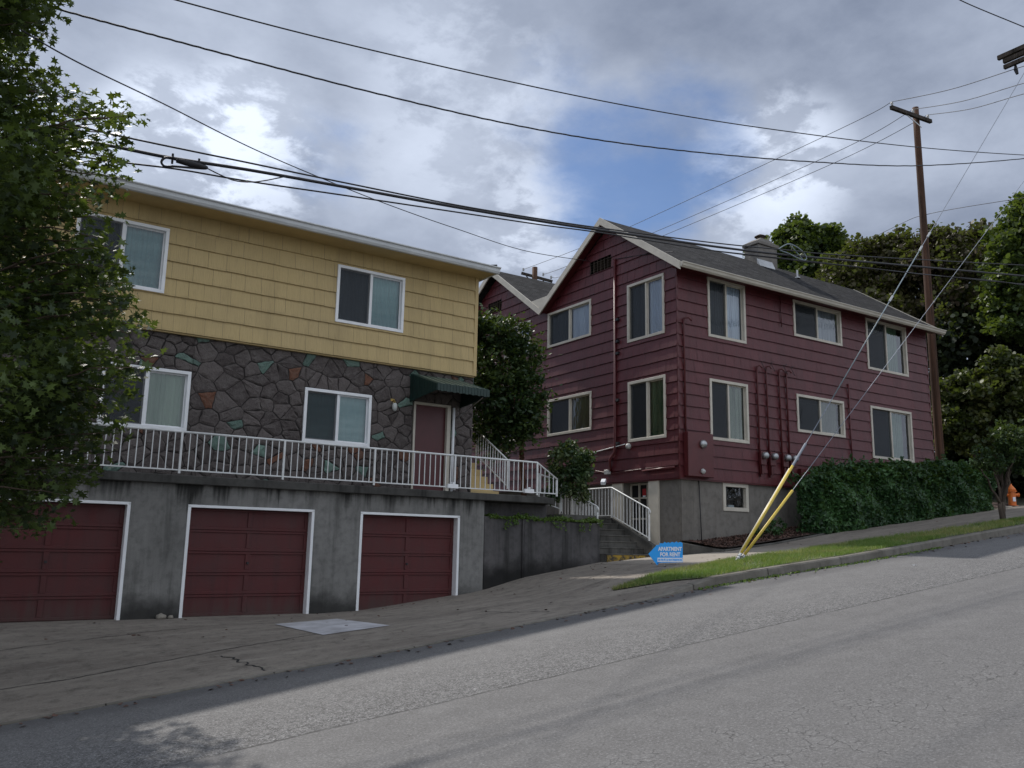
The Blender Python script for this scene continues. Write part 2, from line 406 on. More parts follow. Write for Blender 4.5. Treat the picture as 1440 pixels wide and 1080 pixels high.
simple('interior', (.10, .10, .095), .9)
simple('ash_ground', (.10, .085, .06), .95, var=.3, bumpy=.5, bscale=8)
simple('pebble', (.22, .20, .17), .9, var=.4, bumpy=.4, bscale=5)
simple('litter_white', (.7, .72, .74), .6)
simple('chimney_grey', (.16, .148, .135), .9, var=.3, bumpy=.7, bscale=9)
mat('yellow_curb_paint', lambda b, p: P(p, b, color=b.mix(b.mapr(b.noise(b.coord(), 5.5, 7, .7), .44, .56), (.33, .21, .025), (.045, .04, .032)), rough=.85, normal=b.bump(b.noise(b.coord(), 30, 4), .4, .01)))
simple('red_sticker', (.5, .03, .04), .5)
simple('bark_twig', (.085, .058, .042), .9, var=.25)

def pane_fn(tint, refl, transp):
    def fn(b, p):
        out = b.t.nodes['Material Output']
        fr = b.new('ShaderNodeFresnel'); fr.inputs[0].default_value = 1.55
        n = b.noise(b.coord(), 1.6, 4, .6); nb = b.bump(n, .22, .05)
        gl = b.new('ShaderNodeBsdfGlossy'); gl.inputs['Roughness'].default_value = .03; b.l.new(nb, gl.inputs['Normal']); gl.inputs['Color'].default_value = (.93, .95, 1, 1)
        tr = b.new('ShaderNodeBsdfTransparent'); tr.inputs[0].default_value = tint+(1,)
        mx = b.new('ShaderNodeMixShader'); b.l.new(b.math('MULTIPLY', fr.outputs[0], refl, True), mx.inputs[0]); b.l.new(tr.outputs[0], mx.inputs[1]); b.l.new(gl.outputs[0], mx.inputs[2])
        b.l.new(mx.outputs[0], out.inputs[0])
    return fn
mat('window_glass', pane_fn((.80, .85, .85), 1.7, 1))
def screen_fn(b, p):
    out = b.t.nodes['Material Output']
    df = b.new('ShaderNodeBsdfDiffuse'); df.inputs[0].default_value = (.045, .05, .055, 1)
    tr = b.new('ShaderNodeBsdfTransparent'); tr.inputs[0].default_value = (1, 1, 1, 1)
    mx = b.new('ShaderNodeMixShader'); mx.inputs[0].default_value = .62
    b.l.new(tr.outputs[0], mx.inputs[1]); b.l.new(df.outputs[0], mx.inputs[2]); b.l.new(mx.outputs[0], out.inputs[0])
mat('insect_screen', screen_fn)
def curtain(name, c1, c2, sx=9., horiz=False, amt=1.):
    def fn(b, p):
        uv = b.coord('UV')
        n = b.noise(b.scale(uv, (.4, sx, 1) if horiz else (sx, .35, 1)), 1., 3, .5)
        c = b.mix(b.mapr(n, .35, .65), c1, c2)
        if horiz:
            f = b.math('FRACT', b.math('MULTIPLY', b.sep(uv)[1], 38.)); c = b.mix(b.mapr(f, 0., .3, .5, 0.), c, tuple(x*.4 for x in c1))
        P(p, b, color=c, rough=.85, normal=b.bump(n, .8, .03))
        p.inputs['Emission Strength'].default_value = 0
    return mat(name, fn)
curtain('blind_teal', (.20, .40, .40), (.32, .54, .53), 3, True)
curtain('blind_green', (.26, .38, .26), (.42, .54, .40), 3)
curtain('curtain_green', (.08, .16, .09), (.20, .32, .19), 7)
curtain('curtain_grey', (.28, .30, .34), (.42, .45, .5), 6)
curtain('curtain_sky_white', (.48, .54, .66), (.70, .76, .86), 5)  # white curtain, its pale blue partly standing in for reflected sky
curtain('curtain_lime', (.12, .16, .08), (.42, .50, .34), 6)
curtain('curtain_olive', (.11, .13, .09), (.24, .26, .19), 9)
def awn_fn(b, p):
    u = b.sep(b.coord('UV'))[0]
    f = b.math('FRACT', b.math('MULTIPLY', u, 8.4))
    m = b.mapr(f, .68, .72)
    P(p, b, color=b.mix(m, (.008, .040, .031), (.32, .36, .29)), rough=.5, normal=b.bump(f, .4, .02))
mat('awning_green', awn_fn)
simple('awning_dark', (.006, .026, .021), .5, var=.2)

def bark_fn(c1, c2):
    def fn(b, p):
        n = b.noise(b.scale(b.coord(), (6, 6, .9)), 1., 7, .65, .3)
        P(p, b, color=b.mix(b.mapr(n, .35, .65), c1, c2), rough=.95, spec=.2, normal=b.bump(n, 1., .03))
    return fn
mat('bark', bark_fn((.045, .036, .030), (.13, .10, .08)))
mat('bark_red', bark_fn((.055, .028, .02), (.15, .08, .055)))
def pole_fn(b, p):
    n = b.noise(b.scale(b.coord(), (14, 14, .45)), 1., 6, .7); n2 = b.noise(b.coord(), 1.1, 4, .6)
    c = b.mix(b.mapr(n, .35, .66), (.018, .012, .010), (.125, .062, .038)); c = b.mix(b.mapr(n2, .4, .7, 0., .5), c, (.10, .055, .038))
    P(p, b, color=c, rough=.85, spec=.25, normal=b.bump(n, .8, .015))
mat('pole_wood', pole_fn)
mat('crossarm_wood', bark_fn((.02, .017, .015), (.07, .058, .05)))

def leaf_mat(name, c1, c2, c3, gloss=.45, tl=.3, spec=.4):
    def fn(b, p):
        out = b.t.nodes['Material Output']
        isl = b.new('ShaderNodeNewGeometry').outputs['Random Per Island']
        n = b.noise(b.coord(), .8, 3, .6)
        c = b.mix(isl, c1, c2); c = b.mix(b.mapr(b.math('ADD', n, b.math('MULTIPLY', isl, .25)), .58, .78), c, c3)
        P(p, b, color=c, rough=gloss, spec=spec)
        t = b.new('ShaderNodeBsdfTranslucent'); tc = b.mix(.5, c, (.30, .42, .04)); b.l.new(tc, t.inputs[0])
        mx = b.new('ShaderNodeMixShader'); mx.inputs[0].default_value = tl
        b.l.new(p.outputs[0], mx.inputs[1]); b.l.new(t.outputs[0], mx.inputs[2]); b.l.new(mx.outputs[0], out.inputs[0])
    return mat(name, fn)
leaf_mat('leaf_street_maple', (.013, .024, .011), (.026, .043, .016), (.08, .118, .030), .5, .22, .3)
leaf_mat('leaf_rhododendron', (.014, .032, .012), (.026, .055, .020), (.08, .12, .035), .5, .15, .3)
leaf_mat('leaf_bush', (.02, .042, .018), (.036, .068, .028), (.11, .14, .06), .5, .15, .3)
leaf_mat('leaf_laurel', (.018, .050, .020), (.034, .084, .030), (.055, .13, .04), .45, .15, .35)
leaf_mat('leaf_deep_green', (.017, .033, .010), (.034, .058, .014), (.062, .09, .02), .55, .25)
leaf_mat('leaf_bronze', (.038, .036, .016), (.07, .052, .026), (.08, .072, .026), .6, .2)
leaf_mat('leaf_olive', (.045, .035, .019), (.085, .052, .032), (.068, .066, .026), .6, .2)
leaf_mat('leaf_bright', (.024, .045, .012), (.046, .078, .018), (.08, .11, .026), .55, .25)
leaf_mat('leaf_dark', (.014, .022, .011), (.028, .04, .018), (.035, .05, .02), .6, .12)
leaf_mat('leaf_shrub', (.027, .041, .013), (.050, .062, .018), (.10, .105, .032), .55, .2)
leaf_mat('grass_blade', (.085, .165, .035), (.16, .25, .06), (.31, .29, .12), .6, .35)
leaf_mat('weed_leaf', (.05, .10, .02), (.09, .16, .03), (.13, .19, .05), .6, .3)
mat('turf_soil', lambda b, p: P(p, b, color=b.mix(b.mapr(b.noise(b.coord(), 3, 6, .6), .35, .65), (.05, .075, .025), (.10, .115, .045)), rough=1., normal=b.bump(b.noise(b.coord(), 50, 4), .8, .02)))
mat('mulch', lambda b, p: P(p, b, color=b.mix(b.mapr(b.noise(b.coord(), 22, 6, .8), .4, .62), (.022, .014, .011), (.115, .07, .055)), rough=1., normal=b.bump(b.noise(b.coord(), 24, 5, .8), 1., .05)))
mat('bare_soil', lambda b, p: P(p, b, color=b.mix(b.mapr(b.noise(b.coord(), 1.5, 6, .6), .35, .65), (.035, .032, .022), (.07, .075, .035)), rough=1., normal=b.bump(b.noise(b.coord(), 12, 5), .8, .05)))
simple('mulch_chip', (.10, .055, .042), .95, var=.6)

# ------------------------------------------------------------------ the lie of the land
I = lambda x, pts: float(np.interp(x, [p[0] for p in pts], [p[1] for p in pts]))
CURB = [(-40, 10.35), (3.5, 10.45), (5.4, 10.38), (6.5, 10.5), (9.5, 10.66), (11, 10.82), (12.5, 10.77), (14.7, 10.52), (21, 10.40), (45, 9.9), (90, 9.)]
ZB = [(-40, -5.6), (-3, -1.45), (0, -1.34), (6.6, -1.34), (7.6, -1.30), (10.2, -.97), (11.3, -.69), (13.7, -.31), (15.2, -.17), (16.05, -.02), (17.9, .2), (20.2, .54), (27.9, 1.42), (45, 3.35), (90, 8.)]
def curbY(X): return I(X, CURB)
def zroad(X): return -1.95 + .12*max(-40, min(X, 60)) 
def hc(X): return .02 + .13*max(0., min(1., (X-9.9)/1.5))
def backY(X): return 16.75 if X < 15.0 else (15.0 if X > 16.2 else 16.75-1.75*(X-15)/1.2)
def top(X, Y):
    c = curbY(X)
    if Y < c: return zroad(X)
    t = min(1., max(0., (Y-c)/(backY(X)-c))); t = t
    return (zroad(X)+hc(X))*(1-t) + I(X, ZB)*t
def sheet(name, m, X0, X1, nx_, yf, ny, dz=0., hf=top, uvw=False):
    """grid between curves yf(X)->(Y0,Y1)"""
    mb = MB(); xs = [X0+(X1-X0)*i/nx_ for i in range(nx_+1)]; idx = []
    for x in xs:
        y0, y1 = yf(x)
        for j in range(ny+1):
            y = y0+(y1-y0)*j/ny; mb.v.append(Vector((x, y, hf(x, y)+dz)))
    for i in range(nx_):
        for j in range(ny):
            a = i*(ny+1)+j; mb.f.append([a, a+ny+1, a+ny+2, a+1]); mb.uv.append([(0, 0)]*4); mb.mi.append(0)
    return mb.build(name, m, smooth=True)
# wide ground sheet
def ground_h(x, y):
    if -25 < x < 60 and -3 < y < 17.5: return (zroad(x) if y < curbY(x)+.6 else top(x, y)) - .12
    zr = zroad(x) - .1
    if y >= 17.5:
        zb_ = I(x, ZB)-.1
        lift = .9*max(0, min(1, (x-12.2)/.5)) if x < 15.2 else 0
        return zb_ + min(1., (y-17.5)/12)*1.6 + max(0, y-30)*.02
    return zr
mb = MB(); gx = [-600, -300, -120, -60] + [-38+i*2 for i in range(48)] + [62, 90, 150, 300, 600]; gy = [-600, -200, -80, -30, -10, -4, -2, 0, 2, 4, 6, 8, 9, 10] + [10.2+.2*i for i in range(40)] + [19, 21, 24, 28, 34, 45, 70, 120, 250, 600]
gx = sorted(gx + [10.5, 11.5, 12.5, 13.5, 14.5, 15.5, 16.5, 17.5])
for x in gx:
    for y in gy: mb.v.append(Vector((x, y, ground_h(x, y))))
for i in range(len(gx)-1):
    for j in range(len(gy)-1):
        a = i*len(gy)+j; mb.f.append([a, a+len(gy), a+len(gy)+1, a+1]); mb.uv.append([(0,0)]*4); mb.mi.append(0)
tag(mb.build('ground', 'bare_soil', smooth=True), kind='structure')
tag(sheet('road', 'asphalt', -40, 60, 200, lambda x: (-1.6, curbY(x)+.02), 24, 0., hf=lambda x, y: zroad(x)), kind='structure')
tag(sheet('near_pavement', 'pavement_concrete', -40, 60, 60, lambda x: (-4.5, -1.6), 2, .14, hf=lambda x, y: zroad(x)), kind='structure')
tag(sheet('driveway_apron', 'pavement_concrete', -30, 13.3, 90, lambda x: (curbY(x)+.02, 17.3), 16, .0), kind='structure')
tag(sheet('sidewalk', 'pavement_concrete', 13.32, 50, 110, lambda x: (curbY(x)+.14, 15.02 if x > 15.75 else 17.0), 16, .0), kind='structure')
# kerb
mb = MB()
xs = [-30+.2*i for i in range(400)]
for x0, x1 in zip(xs[:-1], xs[1:]):
    g = .014 if int(round(x0*5)) % 9 == 0 else 0.
    def prof(x):
        c = curbY(x); zr = zroad(x); h = hc(x)
        jit = .012*math.sin(x*7.3)+.008*math.sin(x*17.1)
        return [(x, c-.02+jit, zr-.1), (x, c+.0+jit, zr+h-.02), (x, c+.025+jit, zr+h+.004), (x, c+.15, zr+h+.008), (x, c+.17, zr-.1)] if h > .03 else [(x, c-.012+jit*.6, zr-.1), (x, c-.01+jit*.6, zr+h-.006), (x, c+.02, zr+h+.002), (x, c+.024, zr+h+.002), (x, c+.03, zr-.1)]
    a, b_ = prof(x0+g), prof(x1)
    for k in range(4): mb.face([a[k], b_[k], b_[k+1], a[k+1]])
concrete_mat('kerb_concrete', (.13, .118, .10), (.045, .042, .036), (.22, .205, .18), streak=.3)
tag(mb.build('kerb', 'kerb_concrete'), kind='structure')

def strip(mb, pts, w_, dz=.004, jag=.0):
    P_ = []
    for k, (x, y) in enumerate(pts):
        q0 = pts[max(k-1, 0)]; q1 = pts[min(k+1, len(pts)-1)]; d = Vector((q1[0]-q0[0], q1[1]-q0[1])).normalized(); nrm = Vector((-d.y, d.x))
        ww = w_*(.5+random.random()); P_.append(((x+nrm.x*ww, y+nrm.y*ww), (x-nrm.x*ww, y-nrm.y*ww)))
    for a, b_ in zip(P_[:-1], P_[1:]):
        mb.face([(q[0], q[1], top(*q)+dz) for q in (a[0], b_[0], b_[1], a[1])])
def jagged(p, q, n, amp):
    d = Vector(q)-Vector(p); nr = Vector((-d.y, d.x)).normalized()
    return [tuple(Vector(p)+d*(k/n)+nr*random.uniform(-amp, amp)) for k in range(n+1)]
mb = MB()
strip(mb, jagged((1.6, 11.9), (6.1, 13.1), 40, .02), .010)
strip(mb, jagged((-5, 11.7), (1.6, 11.9), 30, .02), .010)
strip(mb, jagged((3.55, 10.62), (3.45, 12.0), 16, .05), .012)
strip(mb, jagged((8.2, 11.3), (7.9, 12.9), 16, .05), .008)
strip(mb, jagged((13.30, 11.1), (13.30, 16.4), 16, .004), .006)
strip(mb, jagged((15.9, 13.1), (15.9, 15.0), 10, .004), .005)
strip(mb, jagged((6.1, 13.1), (13.2, 13.6), 60, .02), .007)
strip(mb, jagged((0.2, 14.0), (4.5, 15.2), 40, .04), .007)
tag(mb.build('pavement_cracks', 'dark_opening', fix=False), kind='structure')
mb = MB(); qs = [(6.15, 14.75), (6.20, 12.75), (5.05, 12.6), (5.0, 14.6)]
n_ = 6
for i in range(n_):
    for j in range(n_):
        def bil(u, v): return (qs[0][0]*(1-u)*(1-v)+qs[3][0]*u*(1-v)+qs[1][0]*(1-u)*v+qs[2][0]*u*v, qs[0][1]*(1-u)*(1-v)+qs[3][1]*u*(1-v)+qs[1][1]*(1-u)*v+qs[2][1]*u*v)
        c4 = [bil(i/n_, j/n_), bil((i+1)/n_, j/n_), bil((i+1)/n_, (j+1)/n_), bil(i/n_, (j+1)/n_)]
        mb.face([(q[0], q[1], top(*q)+.008) for q in c4])
tag(mb.build('pavement_patch', 'patch_concrete', fix=False), kind='structure')
def turf_back(x): return I(x, [(10.3, 12.3), (11, 12.55), (12.3, 12.75), (14.2, 13.0), (17.8, 12.3), (22, 11.75), (26, 11.4), (45, 11.2)])
def turf_front(x): return I(x, [(10.3, 12.25), (11.2, 11.35)]) if x < 11.2 else curbY(x)+.15
tag(sheet('turf_soil', 'turf_soil', 10.3, 44, 140, lambda x: (turf_front(x), turf_back(x)), 8, .018), kind='structure')

# ------------------------------------------------------------------ wall helpers
def clip(poly, rect):
    def cl(pts, inside, inter):
        out = []
        for k in range(len(pts)):
            a, b_ = pts[k-1], pts[k]
            ia, ib = inside(a), inside(b_)
            if ib:
                if not ia: out.append(inter(a, b_))
                out.append(b_)
            elif ia: out.append(inter(a, b_))
        return out
    pts = [(rect[0], rect[2]), (rect[1], rect[2]), (rect[1], rect[3]), (rect[0], rect[3])]
    n = len(poly)
    for i in range(n):
        p, q = poly[i], poly[(i+1) % n]
        ex, ey = q[0]-p[0], q[1]-p[1]
        side = lambda s: ex*(s[1]-p[1])-ey*(s[0]-p[0])
        def inter(a, b_):
            sa, sb = side(a), side(b_); t = sa/(sa-sb); return (a[0]+(b_[0]-a[0])*t, a[1]+(b_[1]-a[1])*t)
        pts = cl(pts, lambda s: side(s) >= -1e-9, inter)
        if len(pts) < 3: return []
    return pts
def minus(a0, a1, holes):
    segs = [(a0, a1)]
    for h0, h1 in holes:
        nx2 = []
        for s0, s1 in segs:
            if h1 <= s0 or h0 >= s1: nx2.append((s0, s1)); continue
            if h0 > s0: nx2.append((s0, h0))
            if h1 < s1: nx2.append((h1, s1))
        segs = nx2
    return segs
def siding(mb, poly, holes, zbase, expo, proud=.03, wid=(.22, .48), mi=0, gap=.0016):
    a0 = min(p[0] for p in poly); a1 = max(p[0] for p in poly); zt = max(p[1] for p in poly)
    k = 0
    while zbase+k*expo < zt:
        zb_ = zbase+k*expo; zt_ = zb_+expo
        cuts = [a0]; 
        while cuts[-1] < a1: cuts.append(cuts[-1]+random.uniform(*wid))
        cuts[-1] = a1
        for c0, c1 in zip(cuts[:-1], cuts[1:]):
            pr = proud+random.uniform(-.003, .003); jit = random.uniform(-.004, .004)
            zs = sorted(set([zb_+jit, zt_+.006] + [z for h in holes for z in (h[2], h[3]) if zb_+jit < z < zt_]))
            for s0, s1 in zip(zs[:-1], zs[1:]):
                mid = (s0+s1)/2
                for x0, x1 in minus(c0, c1, [(h[0], h[1]) for h in holes if h[2] < mid < h[3]]):
                    if x1-x0 < .004: continue
                    g = gap*random.choice([.6, 1, 1, 1.6])
                    pts = clip(poly, (x0+g, x1-g, s0, s1))
                    if pts: mb.face([(a, pr*(1-(z-zb_)/expo)+.003, z) for a, z in pts], [(a, k+(z-zb_)/expo) for a, z in pts], mi)
            for x0, x1 in minus(c0, c1, [(h[0], h[1]) for h in holes if h[2] < zb_ < h[3]]):
                pts = clip(poly, (x0, x1, zb_+jit, zb_+jit+.02))
                if pts:
                    xa = min(q[0] for q in pts); xb = max(q[0] for q in pts)
                    mb.face([(xa, pr+.003, zb_+jit), (xb, pr+.003, zb_+jit), (xb, -.006, zb_+jit), (xa, -.006, zb_+jit)], [(xa, k), (xb, k), (xb, k), (xa, k)], mi)
        k += 1
def flatwall(mb, a0, a1, z0, z1, holes, n=0., reveal=0., mi=0, step=None):
    zs = sorted(set([z0, z1]+[z for h in holes for z in (h[2], h[3]) if z0 < z < z1]))
    for s0, s1 in zip(zs[:-1], zs[1:]):
        for x0, x1 in minus(a0, a1, [(h[0], h[1]) for h in holes if h[2] < (s0+s1)/2 < h[3]]):
            mb.face([(x0, n, s0), (x1, n, s0), (x1, n, s1), (x0, n, s1)], mi=mi)
    if reveal:
        for h in holes:
            lo = max(h[2], z0); hi = min(h[3], z1)
            mb.face([(h[0], n, lo), (h[0], n, hi), (h[0], n-reveal, hi), (h[0], n-reveal, lo)], mi=mi)
            mb.face([(h[1], n, lo), (h[1], n, hi), (h[1], n-reveal, hi), (h[1], n-reveal, lo)], mi=mi)
            mb.face([(h[0], n, hi), (h[1], n, hi), (h[1], n-reveal, hi), (h[0], n-reveal, hi)], mi=mi)
            if h[2] > z0: mb.face([(h[0], n, lo), (h[1], n, lo), (h[1], n-reveal, lo), (h[0], n-reveal, lo)], mi=mi)
def window(parent, T, a0, a1, z0, z1, trim, curtain_mat, left_cur=None, label=None, fw=.065, proud=.045, right_open=0.):
    """sliding window: frame mesh with meeting rail, screen over the left sash, glass, curtains inside"""
    mb = MB(T)
    for q in ((a0, a1, z0, z0+fw), (a0, a1, z1-fw, z1), (a0, a0+fw, z0+fw, z1-fw), (a1-fw, a1, z0+fw, z1-fw)):
        mb.box(q[0], q[1], -.09, proud, q[2], q[3])
    am = (a0+a1)/2
    mb.box(am-.028, am+.028, -.06, .012, z0+fw, z1-fw)
    i0, i1, j0, j1 = a0+fw, a1-fw, z0+fw, z1-fw
    t = .028
    for s0, s1, dn in ((i0, am-.028, -.015), (am+.028, i1, -.03)):      # sash rails
        for q in ((s0, s1, j0, j0+t), (s0, s1, j1-t, j1), (s0, s0+t, j0+t, j1-t), (s1-t, s1, j0+t, j1-t)):
            mb.box(q[0], q[1], dn-.03, dn, q[2], q[3])
    wn = mb.build('window', trim, parent, bevel=.004)
    if label: wn['label'] = label
    g = MB(T); g.face([(i0, -.032, j0), (am, -.032, j0), (am, -.032, j1), (i0, -.032, j1)]); g.build('pane', 'window_glass', wn, fix=False)
    g = MB(T); g.face([(am, -.048, j0), (i1, -.048, j0), (i1, -.048, j1), (am, -.048, j1)]); g.build('pane', 'window_glass', wn, fix=False)
    g = MB(T); g.face([(i0, -.012, j0), (am-.02, -.012, j0), (am-.02, -.012, j1), (i0, -.012, j1)]); g.build('insect_screen', 'insect_screen', wn, fix=False)
    def cur(s0, s1, mname):
        g = MB(T); n = 26; ph = random.random()*6
        pr = [(s0+(s1-s0)*k/n, -.12+.012*math.sin(k*1.9+ph)) for k in range(n+1)]
        for (x0, n0), (x1, n1) in zip(pr[:-1], pr[1:]):
            g.face([(x0, n0, j0-.02), (x1, n1, j0-.02), (x1, n1, j1+.02), (x0, n0, j1+.02)])
        g.build('curtain', mname, wn, fix=False)
    if curtain_mat: cur(am+.02 if left_cur != 'same' else i0, i1-right_open, curtain_mat)
    if left_cur and left_cur != 'same': cur(i0, am, left_cur)
    return wn

# ------------------------------------------------------------------ yellow building
TH = R(34.61-33.32); UX = Vector((math.cos(TH), math.sin(TH), 0)); NX = Vector((-math.sin(TH), math.cos(TH), 0))
def YF(v): return Frame(NX*v, UX, -NX)     # a = u, n = towards the street from distance v
yel = thing('apartment_building', UX*5+NX*17+Vector((0, 0, -1.34)), 'yellow shingled apartment building with dark stone lower storey above three garages', 'building')
UL, UR, VB = -6., 10.98, 27.
T = YF(17.5)
W_UP = [(2.08, 3.74, 4.74, 6.07), (7.32, 8.99, 4.77, 6.08)]
mb = MB(T)
hol = [(a+.01, b_-.01, c+.01, d-.01) for a, b_, c, d in W_UP]
siding(mb, [(UL, 4.02), (UR-.06, 4.02), (UR-.06, 6.72), (UL, 6.72)], hol, 4.02, .352, .03, (.2, .42))
# side wall of the upper storey
Ts = Frame(UX*UR, NX, UX)
siding_side = MB(Ts); siding(siding_side, [(17.5, 4.02), (VB, 4.02), (VB, 6.72), (17.5, 6.72)], [], 4.02, .352, .03, (.2, .42))
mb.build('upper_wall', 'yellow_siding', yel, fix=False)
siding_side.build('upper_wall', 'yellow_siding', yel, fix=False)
mb = MB(T); mb.box(UR-.06, UR+.03, -.05, .03, 4.02, 6.6); mb.box(UL, UR, -.18, -.006, 3.99, 4.018); mb.build('corner_board', 'yellow_paint', yel)
mb = MB(T); mb.box(UL, UR-.1, -9.4, -9.2, -1.3, 6.7); mb.box(UL, UL+.1, -9.2, -.2, -1.3, 6.7); mb.box(UL+.1, UR-.1, -9.2, -.25, 3.9, 3.98)
flatwall(mb, UL, UR-.01, 3.99, 6.72, hol, -.02)
mb.build('inner_wall', 'interior', yel)
# stone storey
T = YF(17.6)
W_LO = [(2.80, 4.42, 2.09, 3.28), (6.78, 8.34, 2.10, 3.26)]
DOOR = (9.40, 10.40, 1.15, 3.24)
hol2 = [(a+.01, b_-.01, c+.01, d-.01) for a, b_, c, d in W_LO]+[DOOR]
mb = MB(T); flatwall(mb, UL, 11.0, .9, 4.03, hol2, 0., .16)
mb.face([(11.0, 0, .9), (11.0, -9.3, .9), (11.0, -9.3, 4.0), (11.0, 0, 4.0)])
sw = mb.build('stone_wall', 'mortar', yel, fix=False)
def stones(mb, a0, a1, z0, z1, holes, seed, accents=True):
    r = random.Random(seed); pts = []; K = 1.2
    n = int((a1-a0)*(z1-z0)/.078); tries = 0
    while len(pts) < n and tries < 60000:
        tries += 1; p = (r.uniform(a0-.2, a1+.2), r.uniform(z0-.2, z1+.2)*K)
        dmin = r.choice([.16, .23, .29, .36])
        if all((p[0]-q[0])**2+(p[1]-q[1])**2 > dmin*dmin for q in pts): pts.append(p)
    small = []
    for q in pts[:]:
        if r.random() < .2:
            an = r.uniform(0, 6.28); c = (q[0]+.17*math.cos(an), q[1]+.17*math.sin(an))
            if all((c[0]-t[0])**2+(c[1]-t[1])**2 > .11**2 for t in pts): pts.append(c); small.append(c)
    half = lambda poly, fn: None
    def cut(poly, nx_, nz, d):      # keep nx*x+nz*z <= d
        out = []
        for k in range(len(poly)):
            p, q = poly[k-1], poly[k]; sp, sq = nx_*p[0]+nz*p[1]-d, nx_*q[0]+nz*q[1]-d
            if (sp <= 0) != (sq <= 0): t = sp/(sp-sq); out.append((p[0]+(q[0]-p[0])*t, p[1]+(q[1]-p[1])*t))
            if sq <= 0: out.append(q)
        return out
    last = 0
    for s_ in pts:
        poly = [(s_[0]-.7, s_[1]-.7), (s_[0]+.7, s_[1]-.7), (s_[0]+.7, s_[1]+.7), (s_[0]-.7, s_[1]+.7)]
        for q in pts:
            if q is s_ or abs(q[0]-s_[0]) > 1.1 or abs(q[1]-s_[1]) > 1.1: continue
            dx, dz = q[0]-s_[0], q[1]-s_[1]; poly = cut(poly, dx, dz, dx*(s_[0]+q[0])/2+dz*(s_[1]+q[1])/2)
            if len(poly) < 3: break
        if len(poly) < 3: continue
        poly = [(x, z/K) for x, z in poly]
        cx = sum(p[0] for p in poly)/len(poly); cz = sum(p[1] for p in poly)/len(poly)
        # roughen the outline
        rough = []
        for k in range(len(poly)):
            p, q = poly[k], poly[(k+1) % len(poly)]; L_ = math.hypot(q[0]-p[0], q[1]-p[1]); rough.append(p)
            m = int(L_/.11)
            for j in range(1, m+1):
                t = j/(m+1); o_ = r.uniform(-.012, .012); rough.append((p[0]+(q[0]-p[0])*t-(q[1]-p[1])/L_*o_, p[1]+(q[1]-p[1])*t+(q[0]-p[0])/L_*o_))
        inset = []
        for p in rough:
            d = math.hypot(p[0]-cx, p[1]-cz)+1e-6; k = max(0., (d-r.uniform(.006, .016))/d); inset.append((cx+(p[0]-cx)*k, cz+(p[1]-cz)*k))
        pieces = [inset]
        pieces = [cut(cut(cut(cut(p, 1, 0, a1), -1, 0, -a0), 0, 1, z1), 0, -1, -z0) for p in pieces]
        for h in holes:
            nw = []
            for p in pieces:
                if len(p) < 3: continue
                mid = cut(cut(p, -1, 0, -h[0]), 1, 0, h[1])
                nw += [cut(p, 1, 0, h[0]), cut(p, -1, 0, -h[1])]
                if len(mid) > 2: nw += [cut(mid, 0, 1, h[2]), cut(mid, 0, -1, -h[3])]
            pieces = [p for p in nw if len(p) > 2]
        mi = 0
        if accents and (s_ in small or (len(poly) < 5 and r.random() < .12)) and r.random() < .62: mi = r.choice([1, 2])
        h0 = r.uniform(.009, .022); tx, tz = r.uniform(-.05, .05), r.uniform(-.05, .05)
        for p in pieces:
            if len(p) < 3: continue
            k = len(p); c0 = sum(q[0] for q in p)/k; c1 = sum(q[1] for q in p)/k
            fr = [(q[0], h0+(q[0]-c0)*tx+(q[1]-c1)*tz+r.uniform(-.006, .004), q[1]) for q in p]
            inr = [(c0+(q[0]-c0)*.72, h0+.012+(q[0]-c0)*tx+(q[1]-c1)*tz+r.uniform(-.009, .009), c1+(q[1]-c1)*.72) for q in p]
            cc = (c0, h0+.014+r.uniform(-.008, .012), c1)
            base = len(mb.v)
            for q in [(q[0], .001, q[1]) for q in p]+fr+inr+[cc]: mb.v.append(mb.T(*q))
            uvs = {}
            for j in range(k):
                n2 = (j+1) % k
                for f in ([base+j, base+n2, base+k+n2, base+k+j], [base+k+j, base+k+n2, base+2*k+n2, base+2*k+j], [base+2*k+j, base+2*k+n2, base+3*k]):
                    mb.f.append(f); mb.uv.append([(c0, c1)]*len(f)); mb.mi.append(mi)
mb = MB(T); stones(mb, -.5, 11.0, 1.0, 4.0, [(h[0]-.02, h[1]+.02, h[2]-.02, h[3]+.02) for h in hol2], 5)
mb.T = Frame(UX*11.0, NX, UX); stones(mb, 17.6, 20., 1.0, 4.0, [], 6)
mb.build('stone_facing', ['stone_dark', 'stone_orange', 'stone_green'], yel, fix=False)
TW = YF(17.5)
window(yel, TW, *W_UP[0], 'white_trim', 'blind_teal', 'curtain_grey')
window(yel, TW, *W_UP[1], 'white_trim', 'blind_teal', 'curtain_grey')
window(yel, T, *W_LO[0], 'white_trim', 'blind_green', None)
window(yel, T, *W_LO[1], 'white_trim', 'blind_teal', 'same')
# entry door
mb = MB(T); mb.box(9.42, 9.47, -.1, .02, 1.16, 3.19); mb.box(10.30, 10.40, -.1, .03, 1.16, 3.19); mb.box(9.42, 10.40, -.1, .03, 3.19, 3.25)
dr = mb.build('entry_door', 'cream_trim', yel, bevel=.004)
mb = MB(T); mb.box(9.47, 10.30, -.11, -.06, 1.16, 3.19); mb.build('door_leaf', 'entry_door_paint', dr)
mb = MB(T); p_ = T(9.56, -.04, 2.1); mb.tube([T(9.56, -.06, 2.1), T(9.56, 0, 2.1)], .028, 10); mb.build('handle', 'brass', dr, smooth=True)
mb = MB(T); mb.tube([T(10.46, .05, 1.2), T(10.46, .05, 3.2)], .035, 8); mb.build('downpipe', 'white_trim', yel, smooth=True)
